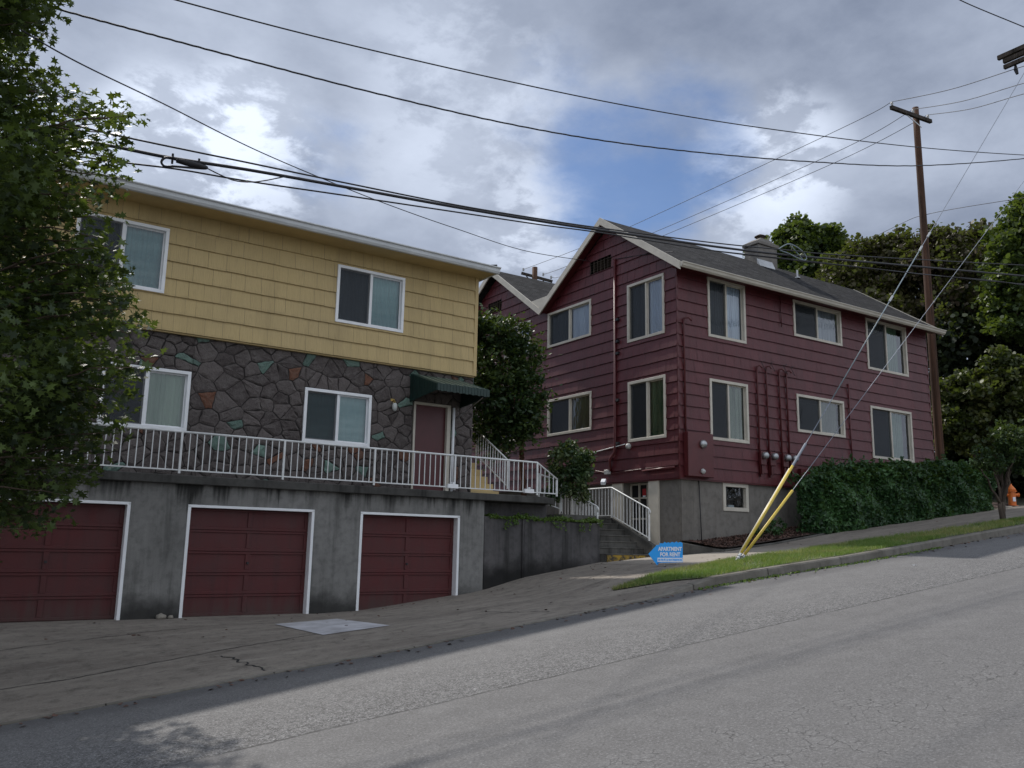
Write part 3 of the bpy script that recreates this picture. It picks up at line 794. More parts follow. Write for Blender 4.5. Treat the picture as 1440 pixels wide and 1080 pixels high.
# awning: sloping striped top, dark sides, straight valance
def awning():
    z0w, z1w, zf, zv = 3.88, 3.22, 3.48, 3.33; v0, v1 = 0.0, 1.25; a0, a1 = 9.3, 10.66
    mb = MB(T); n = 34
    for k in range(n):
        x0 = a0+(a1-a0)*k/n; x1 = a0+(a1-a0)*(k+1)/n; u0, u1 = x0, x1
        rib = .012 if k % 2 else 0.
        mb.face([(x0, v0+.01, z0w+rib), (x1, v0+.01, z0w+rib), (x1, v1, zf+rib), (x0, v1, zf+rib)], [(u0, 0), (u1, 0), (u1, 1), (u0, 1)])
        if k: mb.face([(x0, v0+.01, z0w), (x0, v0+.01, z0w+.012), (x0, v1, zf+.012), (x0, v1, zf)], [(u0, 0)]*4)
    aw = mb.build('awning', 'awning_green', yel, fix=False)
    mb = MB(T)
    for x in (a0, a1):
        mb.hexa([(x-.012, .01, z1w), (x+.012, .01, z1w), (x+.012, v1, zv), (x-.012, v1, zv), (x-.012, .01, z0w), (x+.012, .01, z0w), (x+.012, v1, zf), (x-.012, v1, zf)])
    for k in range(17):
        x0 = a0+(a1-a0)*k/17; mb.box(x0+.004, x0+(a1-a0)/17-.004, v1, v1+.02, zv-.012*(k % 2), zf+.01)
    for k in range(10):
        y = .06+.12*k; zz = z0w+(zf-z0w)*y/v1; zl = z1w+(zv-z1w)*y/v1
        mb.box(a0-.02, a0-.012, y, y+.05, zl+.01, zz-.01)
    mb.build('awning_side', 'awning_dark', aw)
    for a in (a1-.1,):
        mb = MB(T); mb.tube([T(a, .02, 2.95), T(a, v1-.1, 3.32)], .012, 6); mb.build('brace', 'galvanized', aw)
awning()
# wall lantern
mb = MB(T); mb.tube([T(8.86, 0, 3.18), T(8.86, .10, 3.2), T(8.86, .14, 3.14)], [.02, .018, .03], 8); mb.box(8.81, 8.91, 0, .03, 3.1, 3.24); lm = mb.build('wall_lantern', 'brass', yel)
mb = MB(T); mb.tube([T(8.86, .14, 3.13), T(8.86, .14, 3.09), T(8.86, .14, 3.0), T(8.86, .14, 2.95)], [.035, .06, .055, .03], 10); mb.build('lantern_glass', 'lamp_glass', lm, smooth=True)
# low roof with deep eaves and white gutter
T0 = YF(17.5)
mb = MB(T0)
mb.hexa([(UL-.5, .62, 6.47), (11.12, .62, 6.47), (11.12, -10., 6.47), (UL-.5, -10., 6.47), (UL-.5, .62, 6.50), (11.12, .62, 6.50), (11.12, -10., 6.50), (UL-.5, -10., 6.50)])
mb.build('soffit', 'yellow_paint', yel)
mb = MB(T0)
e = 6.61
for q in ([(UL-.5, .66, e), (11.16, .66, e), (8.0, -4.7, e+1.1), (UL+3, -4.7, e+1.1)], [(11.16, .66, e), (11.16, -10., e), (8.0, -4.7, e+1.1)], [(UL-.5, -10., e), (11.16, -10, e), (8., -4.7, e+1.1), (UL+3, -4.7, e+1.1)]):
    mb.face(q, [(p[0], p[1]) for p in q])
mb.build('roof', 'roof_shingle', yel, fix=False)
mb = MB(T0); pr = [(.60, 6.46), (.62, 6.45), (.68, 6.455), (.71, 6.50), (.72, 6.56), (.76, 6.58), (.76, 6.60), (.60, 6.60)]
for (n0, q0), (n1, q1) in zip(pr, pr[1:]+pr[:1]):
    mb.face([(UL-.5, n0, q0), (11.18, n0, q0), (11.18, n1, q1), (UL-.5, n1, q1)])
mb.face([(11.18, n, z) for n, z in pr]); mb.box(11.12, 11.16, -10, .59, 6.46, 6.6)
mb.build('gutter', 'white_gutter', yel, fix=False)
mb = MB(T0); mb.tube([T0(11.0, .35, 6.63), T0(11.05, .5, 6.68), T0(11.14, .62, 6.67)], .03, 8); mb.build('vent_cap', 'wire_black', yel)
# terrace slab + garages
T = YF(16.4)
mb = MB(T); mb.box(UL, 12.33, -1.25, .12, 1.0, 1.155); mb.box(12.33, 12.62, -1.25, -.02, 1.0, 1.15)
mb.build('terrace_slab', 'slab_concrete', yel, bevel=.012)
GD = [(.90, 3.29), (4.28, 6.67), (7.67, 10.0)]
ZT = .63
mb = MB(T); flatwall(mb, UL, 10.64, -2.4, 1.02, [(a, b_, -2.5, ZT) for a, b_ in GD], 0., .24)
mb.face([(10.64, 0, -2.4), (10.64, -1.4, -2.4), (10.64, -1.4, 1.02), (10.64, 0, 1.02)])
mb.box(UL, 10.62, -1.3, -1.2, -1.3, 1.0)
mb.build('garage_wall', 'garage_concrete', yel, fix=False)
for k, (a0, a1) in enumerate(GD):
    mb = MB(T); t = .055
    mb.box(a0-.01, a0+t-.01, -.2, .015, -1.6, ZT); mb.box(a1-t+.01, a1+.01, -.2, .015, -1.6, ZT); mb.box(a0-.01, a1+.01, -.2, .015, ZT-.035, ZT+.012)
    gd = mb.build('garage_door', 'white_trim', yel, bevel=.003)
    lab = ['garage door half hidden by the leafy branches', 'middle garage door with a pale pavement patch before it', 'garage door cut off by the rising pavement'][k]
    mb = MB(T); i0, i1 = a0+t-.01, a1-t+.01; zb_, zt_ = -1.7, ZT-.035
    mb.box(i0, i1, -.20, -.17, zb_, zt_)
    am = (i0+i1)/2; rows = 5; H = (ZT-.035+1.34)/rows
    for r_ in range(rows):
        z0 = -1.34+r_*H
        mb.box(i0, i1, -.17, -.150, z0-.0, z0+.055); mb.box(i0, i1, -.17, -.1495, z0+H-.05, z0+H-.012)
        mb.box(i0, i0+.07, -.17, -.1505, z0+.055, z0+H-.05); mb.box(i1-.07, i1, -.17, -.1505, z0+.055, z0+H-.05); mb.box(am-.045, am+.045, -.17, -.1505, z0+.055, z0+H-.05)
    mb.build('door_leaf', 'garage_door_paint', gd, bevel=.004)
    mb = MB(T); mb.box(am-.02, am+.02, -.151, -.125, -.41, -.37); mb.build('handle', 'wire_black', gd)
# yellow side steps against the house end
mb = MB(Frame((0, 0, 0), UX, NX))
for k in range(9):
    mb.box(11.03, 11.93-.0, 17.75+.26*k, 17.75+.26*(k+1)+.02, 1.15, 1.32+.19*k)
mb.box(11.95, 12.28, 17.72, 17.9, 1.15, 1.24)
mb.build('side_steps', 'yellow_paint', yel, bevel=.006)

# ------------------------------------------------------------------ railings
def railing(name, pts, zt, zb_, label, spacing=.125, posts=(), group=None, curl=False, mat_='rail_paint', post_drop=.06, tops=None):
    """pts: plan polyline [(x,y,dz)], rail heights zt, zb above dz"""
    root = thing(name, Vector((pts[0][0], pts[0][1], pts[0][2]+zb_-post_drop)), label, 'railing', group)
    P3 = [Vector(p) for p in pts]
    tops = tops or [zt]*len(pts)
    tp = [p+Vector((0, 0, h)) for p, h in zip(P3, tops)]
    if curl:
        d = (tp[-1]-tp[-2]).normalized(); e_ = tp[-1]
        tp = tp[:-1]+[e_-d*.05, e_+Vector((0, 0, -.02)), e_+Vector((d.x*.03, d.y*.03, -.07)), e_+Vector((-d.x*.0, -d.y*.0, -.11))]
    mb = MB(); mb.tube(tp, .021, 8); mb.build('top_rail', mat_, root, smooth=True)
    mb = MB()
    for a, b_ in zip(P3[:-1], P3[1:]): mb.beam(a+Vector((0, 0, zb_)), b_+Vector((0, 0, zb_)), .024, .024)
    mb.build('bottom_rail', mat_, root)
    bal = {}; pst = None
    L = [0.]
    for a, b_ in zip(P3[:-1], P3[1:]): L.append(L[-1]+(b_-a).length)
    tot = L[-1]; n = max(2, int(tot/spacing)); 
    def pt(s):
        for k in range(len(L)-1):
            if s <= L[k+1]+1e-6:
                t = (s-L[k])/(L[k+1]-L[k]); return P3[k].lerp(P3[k+1], t)
        return P3[-1]
    def hs(s_):
        for k in range(len(L)-1):
            if s_ <= L[k+1]+1e-6: t = (s_-L[k])/(L[k+1]-L[k]); return ((tops[k]*(1-t)+tops[k+1]*t)-zb_)/(zt-zb_)
        return (tops[-1]-zb_)/(zt-zb_)
    base = MB(); base.box(-.008, .008, -.008, .008, 0, zt-zb_)
    first = None
    postS = [L[0]+.02, tot-.02]+[L[k] for k in range(1, len(L)-1)]+list(posts)
    for k in range(1, n):
        s = tot*k/n+random.uniform(-.006, .006)
        if min(abs(s-q) for q in postS) < .05: continue
        p = pt(s)+Vector((0, 0, zb_))
        if first is None:
            first = base.build('baluster', mat_, root, origin=(0, 0, 0)); place(first, p, root); o = first
        else: o = dup_at(first, p, root)
        o.rotation_euler = (0, 0, TH); o.scale = (1, 1, hs(s))
    fp = None
    for s in postS:
        p = pt(s)+Vector((0, 0, zb_-post_drop))
        if fp is None:
            b2 = MB(); b2.box(-.019, .019, -.019, .019, 0, zt-zb_+post_drop); fp = b2.build('post', mat_, root, origin=(0, 0, 0)); place(fp, p, root)
        else: q_ = dup_at(fp, p, root); q_.scale = (1, 1, hs(s)) if s > 1 else (1, 1, 1)
    return root
def yp(u, v, z): p = UX*u+NX*v; return (p.x, p.y, z)
railing('terrace_railing', [yp(-1.2, 16.32, 1.155), yp(12.02, 16.32, 1.155), yp(12.64, 16.36, 1.155)], .78, .09, 'long off white metal railing along the terrace edge above the garages', .128, posts=[1.4+1.92*k for k in range(6)], tops=[.78, .78, .43])
railing('stair_railing', [yp(12.02, 17.52, 1.15), yp(12.02, 19.0, 2.05)], .92, .28, 'steep cream handrail beside the yellow side steps', .13)
railing('stair_railing', [(13.72, 18.5, .80), (13.72, 16.92, .20)], .81, .09, 'sloping white handrail on the left side of the concrete steps', .13, curl=True, group=None)
railing('stair_railing', [(15.05, 19.7, .80), (15.05, 17.98, .80), (15.05, 16.52, .20)], .80, .07, 'white railing along the landing and down the right side of the concrete steps', .13, curl=True)
railing('stair_railing', [(12.75, 18.1, 1.05), (13.15, 17.65, .85)], .78, .1, 'short pale handrail behind the terrace railing near the tree trunk', .13)
# small white boxes clipped to the terrace rail
for u, lab in ((9.72, 'small white box on the terrace railing below the entry door'), (11.75, 'small white box on the terrace railing near its low end')):
    T = YF(16.4); mb = MB(T); z = 1.20 if u < 11 else 1.17
    z = 1.215; mb.box(u-.13, u+.13, .10, .17, z, z+.09); mb.box(u-.02, u+.02, .09, .18, z+.09, z+.13)
    tag(mb.build('light_box', 'white_trim', bevel=.006), lab, 'box')

# ------------------------------------------------------------------ retaining wall, ledge, steps
T = YF(16.4)
rw = thing('retaining_wall', T(12.2, 0, -.9), 'mould blackened concrete retaining wall between the garages and the steps', 'wall')
mb = MB(T); mb.hexa([(10.66, -.34, -1.6), (14.02, -.34, -1.6), (14.02, .0, -1.6), (10.66, .0, -1.6), (10.66, -.34, .66), (14.02, -.34, .60), (14.02, -.03, .60), (10.66, -.03, .66)])
mb.box(11.68, 11.74, .0, .008, -1.2, .64)
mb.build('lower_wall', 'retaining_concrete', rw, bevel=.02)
mb = MB(T); mb.box(10.70, 12.64, -.55, -.35, .3, .997); mb.box(12.64, 13.98, -.9, -.35, .0, .61)
mb.build('upper_wall', 'retaining_concrete', rw, bevel=.012)
# concrete steps
st = thing('concrete_steps', (14.4, 17.2, -.25), 'dark mossy concrete steps with worn yellow paint on the lowest riser', 'steps')
nz = 7; z0 = -.27; rise = (.80-z0)/nz
for k in range(nz):
    mb = MB(); y0 = 16.52+.245*k
    mb.box(13.64, 15.06, y0, y0+.27, -.6 if k == 0 else z0+rise*(k-1), z0+rise*(k+1))
    mb.box(13.64, 15.06, y0-.015, y0+.02, z0+rise*(k+1)-.03, z0+rise*(k+1)+.003)
    mb.build('step', 'step_concrete', st, bevel=.006)
mb = MB(); mb.box(13.66, 15.06, 16.485, 16.503, -.5, z0+rise*.8); mb.box(13.77, 13.86, 17.48, 17.487, z0+rise*4.1, z0+rise*4.8); mb.build('riser_paint', 'yellow_curb_paint', st)
mb = MB()
mb.hexa([(15.07, 16.45, -.6), (15.20, 16.45, -.6), (15.20, 18.1, -.6), (15.07, 18.1, -.6), (15.07, 16.45, .12), (15.20, 16.45, .12), (15.20, 18.1, .82), (15.07, 18.1, .82)])
mb.build('cheek_wall', 'step_concrete', st, bevel=.01)
mb = MB(); mb.box(12.6, 15.2, 18.1, 22.5, -.6, .80); mb.box(12.66, 13.74, 16.95, 18.1, 0., .795); mb.build('landing', 'step_concrete', st)

# ------------------------------------------------------------------ red building
red = thing('apartment_building', (20, 19, .4), 'dark red shingled apartment house with twin gables and a grey concrete basement', 'building')
XF, YS, XE = 15.6, 16.0, 26.85
YV, YL = 21.8, 27.7
TF = Frame((XF, 0, 0), (0, -1, 0), (-1, 0, 0))      # front gable face, a = -Y
TSd = Frame((0, YS, 0), (1, 0, 0), (0, -1, 0))      # street side, a = X
ZS, ZE, ZR = 1.79, 7.36, 9.34
expo = .309
FW = [(-21.70, -19.53, 6.13, 7.25), (-17.92, -16.44, 5.60, 7.25), (-21.66, -19.50, 3.34, 4.48), (-17.91, -16.43, 2.84, 4.49), (-24.2, -22.66, 6.13, 7.25), (-24.2, -22.57, 3.35, 4.48)]
SW = [(16.70, 18.16, 5.59, 7.24), (20.18, 22.38, 6.13, 7.22), (23.60, 25.72, 5.60, 7.23), (16.70, 18.16, 2.84, 4.46), (20.17, 22.31, 3.35, 4.44), (23.60, 25.73, 2.85, 4.46)]
VENT = (-19.58, -18.62, 7.98, 8.37)
sh = lambda L_: [(a+.012, b_-.012, c+.012, d-.012) for a, b_, c, d in L_]
mb = MB(TF)
YM = 18.78
siding(mb, [(-YV, ZS), (-YS+.0, ZS), (-YS, ZE-.02), (-YM, ZR-.12), (-YV, ZE-.05)], sh(FW)+[VENT], ZS, expo, .032, (.16, .38), gap=.0032)
siding(mb, [(-YL, ZS), (-YV, ZS), (-YV, ZE-.05), (-24.75, ZR-.12), (-YL, ZE-.05)], sh(FW)+[(-25.3, -24.45, 7.98, 8.37)], ZS, expo, .032, (.16, .38), gap=.0032)
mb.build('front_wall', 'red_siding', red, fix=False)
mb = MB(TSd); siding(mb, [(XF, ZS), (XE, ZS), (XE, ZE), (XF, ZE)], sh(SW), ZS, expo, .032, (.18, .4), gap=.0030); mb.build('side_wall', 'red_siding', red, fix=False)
mb = MB(TSd); mb.box(XF-.024, XF+.02, -.02, .024, ZS-.02, ZE-.06); mb.box(XE-.02, XE+.02, -.02, .024, ZS, ZE-.06)
mb.box(XF, XE, -.02, .026, ZS-.035, ZS-.005); mb.T = TF; mb.box(-YL, -YS, -.02, .026, ZS-.035, ZS-.005); mb.build('corner_board', 'red_paint', red)
# solid inner shell: back, far side, floor
mb = MB(); mb.box(XF+.25, XE-.05, YL-.2, YL, 1., 7.3); mb.box(XE-.2, XE-.05, YS+.2, YL-.2, 1., 7.3); mb.box(XF+.25, XE-.2, YS+.2, YL-.2, 4.55, 4.65)
mb.box(XF+.9, XF+1., YS+1.4, YL-.2, 1.8, 7.3); mb.box(XF+1., XE-.2, YS+1.3, YS+1.4, 1.8, 7.3)
mb.T = TF; flatwall(mb, -YL, -YS, ZS, ZE-.03, sh(FW), -.02); mb.T = TSd; flatwall(mb, XF, XE, ZS, ZE, sh(SW), -.02)
mb.build('inner_wall', 'interior', red)
for k, q in enumerate(FW): window(red, TF, *q, 'cream_trim', ['curtain_sky_white', 'curtain_sky_white', 'curtain_green', 'curtain_green', 'curtain_sky_white', 'curtain_green'][k], ['curtain_grey', 'curtain_grey', None, None, None, None][k], fw=.075)
for k, q in enumerate(SW): window(red, TSd, *q, 'cream_trim', ['curtain_sky_white', 'curtain_grey', 'curtain_green', 'curtain_lime', 'curtain_olive', 'curtain_green'][k], ['curtain_grey', None, None, None, None, None][k], fw=.075, right_open=[0, 0, .22, 0, .12, .22][k])  # first window's pale curtain colour stands in for sky reflected in the glass
# foundation
BW = (17.20, 18.12, 1.05, 1.76)
DR = (-18.2, -17.16, .0, 1.755)
mb = MB(TSd); flatwall(mb, XF+.04, XE, -1., 1.785, [BW], -.06, .14)
mb.T = TF; flatwall(mb, -YL, -YS-.0, -1., 1.785, [(DR[0], DR[1], -1.1, DR[3])], -.06, .3)
mb.build('foundation', 'foundation_concrete', red, fix=False)
mb = MB(TSd); f_ = .1
a0, a1, z0_, z1_ = BW
for q in ((a0-.02, a1+.02, z0_-.02, z0_+f_-.02), (a0-.02, a1+.02, z1_-f_+.0, z1_), (a0-.02, a0+f_-.02, z0_+f_-.02, z1_-f_), (a1-f_+.02, a1+.02, z0_+f_-.02, z1_-f_)): mb.box(q[0], q[1], -.16, -.03, q[2], q[3])
bw = mb.build('basement_window', 'cream_trim', red, bevel=.004)
mb = MB(TSd); mb.face([(a0, -.13, z0_), (a1, -.13, z0_), (a1, -.13, z1_), (a0, -.13, z1_)]); mb.build('pane', 'window_glass', bw, fix=False)
mb = MB(TSd); mb.face([(a0, -.5, z0_-.3), (a1, -.5, z0_-.3), (a1, -.5, z1_), (a0, -.5, z1_)]); mb.box(a0+.33, a0+.55, -.3, -.2, z0_+.08, z0_+.15, 1); mb.build('well', ['dark_opening', 'sign_white'], bw, fix=False)
# basement door with small panes
mb = MB(TF)
for a in (DR[0]+.02, DR[0]+.36, DR[0]+.69, DR[1]-.06): mb.box(a, a+.05, -.30, -.26, -.2, 1.75)
for z in (1.33, .78, .3, 1.70): mb.box(DR[0]+.02, DR[1], -.302, -.262, z, z+.045)
mb.box(DR[0]+.02, DR[1], -.30, -.27, -.2, .32)
bd = mb.build('basement_door', 'cream_trim', red)
for a, b_, z in ((DR[1]-.0, DR[1]+.38, -.3), (DR[0]-.42, DR[0], .2)):
    mb = MB(TF); mb.box(a, b_, -.05, .005, z, 1.77); mb.build('casing', 'cream_trim', bd, bevel=.004)
mb = MB(TF); mb.box(DR[0], DR[1], -.34, -.31, -.3, 1.77); mb.build('door_glass', 'dark_opening', bd)
mb = MB(TF); mb.box(-17.72, -17.58, -.307, -.303, 1.42, 1.6, 0); mb.box(-17.70, -17.60, -.3025, -.3, 1.36, 1.42, 1); mb.build('notice', ['red_sticker', 'sign_white'], bd)
# roofs
def roofslab(mb, y0, z0, y1, z1, x0, x1, th=.09):
    L_ = math.hypot(y1-y0, z1-z0)
    mb.face([(x0, y0, z0), (x1, y0, z0), (x1, y1, z1), (x0, y1, z1)], [(x0, 0), (x1, 0), (x1, L_), (x0, L_)])
    mb.face([(x0, y0, z0-th), (x1, y0, z0-th), (x1, y1, z1-th), (x0, y1, z1-th)], [(x0, 0), (x1, 0), (x1, L_), (x0, L_)])
    for x in (x0, x1): mb.face([(x, y0, z0-th), (x, y1, z1-th), (x, y1, z1), (x, y0, z0)], [(0, 0)]*4)
    mb.face([(x0, y0, z0-th), (x1, y0, z0-th), (x1, y0, z0), (x0, y0, z0)], [(0, 0)]*4)
XO, XO2 = XF-.30, XE+.30
YE = YS-.42; ZEV = 7.27; ZRG = 9.45; sl = (ZRG-ZEV)/(YM-YE); ZVL = ZRG-sl*(YV-YM)
mb = MB(); roofslab(mb, YE, ZEV, YM, ZRG, XO+.02, XO2); roofslab(mb, YV, ZVL, YM, ZRG, XO+.02, XO2)
roofslab(mb, YV, ZVL, 24.75, ZRG, XO+.02, XO2); roofslab(mb, YL+.4, ZVL-.25, 24.75, ZRG, XO+.02, XO2)
mb.build('roof', 'roof_shingle', red, fix=False)
mb = MB()
for x in (XO, XO2):
    mb = MB()
    for (y0, z0, y1, z1) in ((YE-.02, ZEV, YM, ZRG), (YV, ZVL, YM, ZRG), (YV, ZVL, 24.75, ZRG), (YL+.4, ZVL-.25, 24.75, ZRG)):
        mb.hexa([(x-.02, y0, z0-.2), (x+.02, y0, z0-.2), (x+.02, y1, z1-.2), (x-.02, y1, z1-.2), (x-.02, y0, z0+.015), (x+.02, y0, z0+.015), (x+.02, y1, z1+.015), (x-.02, y1, z1+.015)])
    mb.build('fascia', 'cream_trim', red)
mb = MB()
for (y0, z0, y1, z1) in ((YE, ZEV-.1, YM, ZRG-.1), (YV, ZVL-.1, YM, ZRG-.1), (YV, ZVL-.1, 24.75, ZRG-.1)):
    mb.face([(XO+.03, y0, z0-.02), (XF-.0, y0, z0-.02), (XF, y1, z1-.02), (XO+.03, y1, z1-.02)])
mb.face([(XO+.03, YE, ZE-.17), (XE+.28, YE, ZE-.17), (XE+.28, YS, ZE-.11), (XO+.03, YS, ZE-.11)])
mb.build('soffit', 'red_paint', red, fix=False)
mb = MB(); pr = [(YE-.01, 7.14), (YE-.06, 7.13), (YE-.10, 7.17), (YE-.115, 7.22), (YE-.14, 7.245), (YE-.14, 7.265), (YE-.01, 7.265)]
for (n0, q0), (n1, q1) in zip(pr, pr[1:]+pr[:1]): mb.face([(XO+.0, n0, q0), (XO2+.04, n0, q0), (XO2+.04, n1, q1), (XO, n1, q1)])
mb.face([(XO2+.04, n, z) for n, z in pr]); mb.face([(XO, n, z) for n, z in pr])
mb.build('gutter', 'cream_gutter', red, fix=False)
# valley cricket end board
mb = MB(); mb.hexa([(XO, YV-.28, ZVL-.0), (XO+.03, YV-.28, ZVL), (XO+.03, YV+.28, ZVL), (XO, YV+.28, ZVL), (XO, YV-.5, ZVL+.33), (XO+.03, YV-.5, ZVL+.33), (XO+.03, YV+.5, ZVL+.33), (XO, YV+.5, ZVL+.33)]); mb.build('valley_board', 'cream_trim', red)
# attic vents
for q in (VENT, (-25.3, -24.45, 7.98, 8.37)):
    mb = MB(TF); mb.box(q[0], q[1], -.12, -.1, q[2], q[3])
    n = 5
    for k in range(n):
        z = q[2]+(q[3]-q[2])*k/n; mb.hexa([(q[0], -.07, z+.045), (q[1], -.07, z+.045), (q[1], .012, z), (q[0], .012, z), (q[0], -.07, z+.055), (q[1], -.07, z+.055), (q[1], .012, z+.01), (q[0], .012, z+.01)])
    for k in range(7): a = q[0]+(q[1]-q[0])*k/6; mb.box(a-.006, a+.006, .0, .016, q[2], q[3])
    mb.build('attic_vent', 'bark', red)
# chimney with cap and flashing
cx0, cx1, cy0, cy1 = 21.70, 22.62, 18.45, 19.05
mb = MB(); mb.box(cx0, cx1, cy0, cy1, 8.8, 9.95)
mb.hexa([(cx0-.06, cy0-.05, 9.95), (cx1+.06, cy0-.05, 9.95), (cx1+.06, cy1+.05, 9.95), (cx0-.06, cy1+.05, 9.95), (cx0-.06, cy0-.05, 10.07), (cx1+.06, cy0-.05, 10.07), (cx1+.06, cy1+.05, 10.07), (cx0-.06, cy1+.05, 10.07)])
mb.hexa([(cx0-.03, cy0, 10.07), (cx1+.03, cy0, 10.07), (cx1+.03, cy1, 10.07), (cx0-.03, cy1, 10.07), (cx0+.25, cy0+.1, 10.24), (cx1-.25, cy0+.1, 10.24), (cx1-.25, cy1-.1, 10.24), (cx0+.25, cy1-.1, 10.24)])
ch = mb.build('chimney', 'chimney_grey', red, bevel=.015)
mb = MB(); mb.tube([(22.16, 18.75, 10.2), (22.16, 18.75, 10.36)], .12, 10); mb.tube([(22.16, 18.75, 10.36), (22.16, 18.75, 10.38), (22.16, 18.75, 10.46)], [.2, .19, .03], 10); mb.build('flue_cap', 'bark', ch)
mb = MB()
zr_ = lambda y: ZRG-sl*(YM-y) if y < YM else ZRG-sl*(y-YM)
mb.hexa([(cx0-.1, cy0-.12, zr_(cy0-.12)+.01), (cx0+.65, cy0-.12, zr_(cy0-.12)+.01), (cx0+.65, cy0-.005, zr_(cy0)+.02), (cx0-.1, cy0-.005, zr_(cy0)+.02), (cx0-.1, cy0-.12, zr_(cy0-.12)+.03), (cx0+.65, cy0-.12, zr_(cy0-.12)+.03), (cx0+.65, cy0-.005, zr_(cy0)+.2), (cx0-.1, cy0-.005, zr_(cy0)+.2)])
mb.build('flashing', 'galvanized', ch)
mb = MB(); mb.tube([(22.9, 17.9, zr_(17.9)), (22.9, 17.9, zr_(17.9)+.28)], .035, 8); mb.tube([(22.9, 17.9, zr_(17.9)), (22.9, 17.9, zr_(17.9)+.03)], .1, 8); mb.build('vent_pipe', 'galvanized', red)
# conduits on the street side with meters
def conduit(name, pts, r, m='red_paint'): mb = MB(); mb.tube(pts, r, 8); return mb.build(name, m, red, smooth=True)
for k, (x, zt_) in enumerate(((18.52, 4.98), (18.90, 5.01), (19.43, 5.0), (19.74, 4.99))):
    conduit('conduit', [TSd(x+.08, .17, zt_-.02), TSd(x+.05, .13, zt_+.05), TSd(x, .06, zt_+.03), TSd(x, .055, zt_-.1), TSd(x, .055, 1.98)], .024)
    mb = MB(TSd); mb.box(x+.0-.02, x+.19, .03, .13, 2.30, 2.68) ; mb.box(x+.04, x+.1, .03, .1, 2.05, 2.3)
    mt = mb.build('meter_box', 'red_paint', red, bevel=.01)
    mb = MB(TSd); mb.tube([TSd(x+.085, .13, 2.55), TSd(x+.085, .19, 2.55), TSd(x+.085, .24, 2.55), TSd(x+.085, .265, 2.55)], [.098, .094, .085, .05], 14); mb.build('meter_glass', 'galvanized', mt, smooth=True)
    mb = MB(); mb.tube([TSd(x+.08, .17, zt_), TSd(x+.2, .2, zt_-.1), TSd(x+.12, .12, zt_+.15), TSd(x+.3, .1, zt_+.22)], .008, 5); mb.build('loose_wire', 'wire_black', mt)
conduit('conduit', [TSd(15.93, .2, 5.86), TSd(15.85, .16, 5.94), TSd(15.78, .06, 5.93), TSd(15.78, .055, 5.8), TSd(15.78, .055, 2.6)], .026)
mb = MB(TSd); mb.box(15.72, 16.62, .03, .2, 1.83, 2.95); pb = mb.build('panel_box', 'red_paint', red, bevel=.012)
mb = MB(TSd); mb.tube([TSd(16.22, .2, 2.66), TSd(16.22, .26, 2.66), TSd(16.22, .32, 2.66)], [.11, .105, .05], 14); mb.build('meter_glass', 'galvanized', pb, smooth=True)
mb = MB(TSd); mb.tube([TSd(16.2, .2, 1.98), TSd(16.2, .27, 1.95)], [.07, .05], 10); mb.build('outlet_cover', 'grey_box', pb, smooth=True)
conduit('conduit', [TSd(22.55, .05, 5.0), TSd(22.55, .05, 1.9)], .022)
conduit('conduit', [TSd(19.62, .05, 7.2), TSd(19.62, .05, 6.3)], .012)
for q in ((20.1, 20.5, .03, .16, 1.95, 2.3), (20.75, 21.1, .03, .12, 1.9, 2.3)): mb = MB(TSd); mb.box(*q); mb.build('junction_box', 'red_paint', red, bevel=.008)
conduit('conduit', [TSd(16.3, .03, .2), TSd(16.3, -.03, 1.75)], .012, 'wire_black')
# front face pipe, ledge pipe, flood light, bell, cable
conduit('downpipe', [TF(-18.42, .055, 8.15), TF(-18.42, .055, 2.75), TF(-18.45, .06, 2.6), TF(-18.62, .08, 2.42), TF(-18.62, .06, 2.1)], .04)
for z in (6.35, 5.72, 5.38, 4.05, 2.85): mb = MB(TF); mb.box(-18.36, -18.26, .02, .09, z-.035, z+.035); mb.build('bracket', 'wire_black', red)
mb = MB(TF); mb.tube([TF(-17.86, .02, 2.73), TF(-17.86, .1, 2.73), TF(-17.86, .14, 2.73)], [.08, .075, .03], 12); mb.build('alarm_bell', 'grey_box', red, smooth=True)
conduit('cable', [TF(-20.3, .06, 2.72), TF(-19.6, .06, 2.66), TF(-18.9, .06, 2.72), TF(-18.0, .06, 2.80)], .012, 'rail_paint')
conduit('cable', [TF(-20.0, .05, 2.2), TF(-19.3, .05, 2.16), TF(-18.6, .05, 2.04), TF(-17.6, .05, 2.08), TF(-16.0, .05, 2.12)], .011, 'red_paint')
conduit('cable', [TF(-17.3, .07, 2.03), TF(-16.1, .07, 2.06)], .03, 'red_paint')
mb = MB(TF); mb.box(-18.78, -18.62, .03, .16, 2.02, 2.14); fl = mb.build('flood_light', 'grey_box', red, bevel=.008)
mb = MB(); a_ = TF(-18.82, .12, 1.86); mb.beam(a_, a_+Vector((-.14, -.12, -.10)), .13, .10); mb.build('flood_lamp', 'sign_white', fl, bevel=.01)

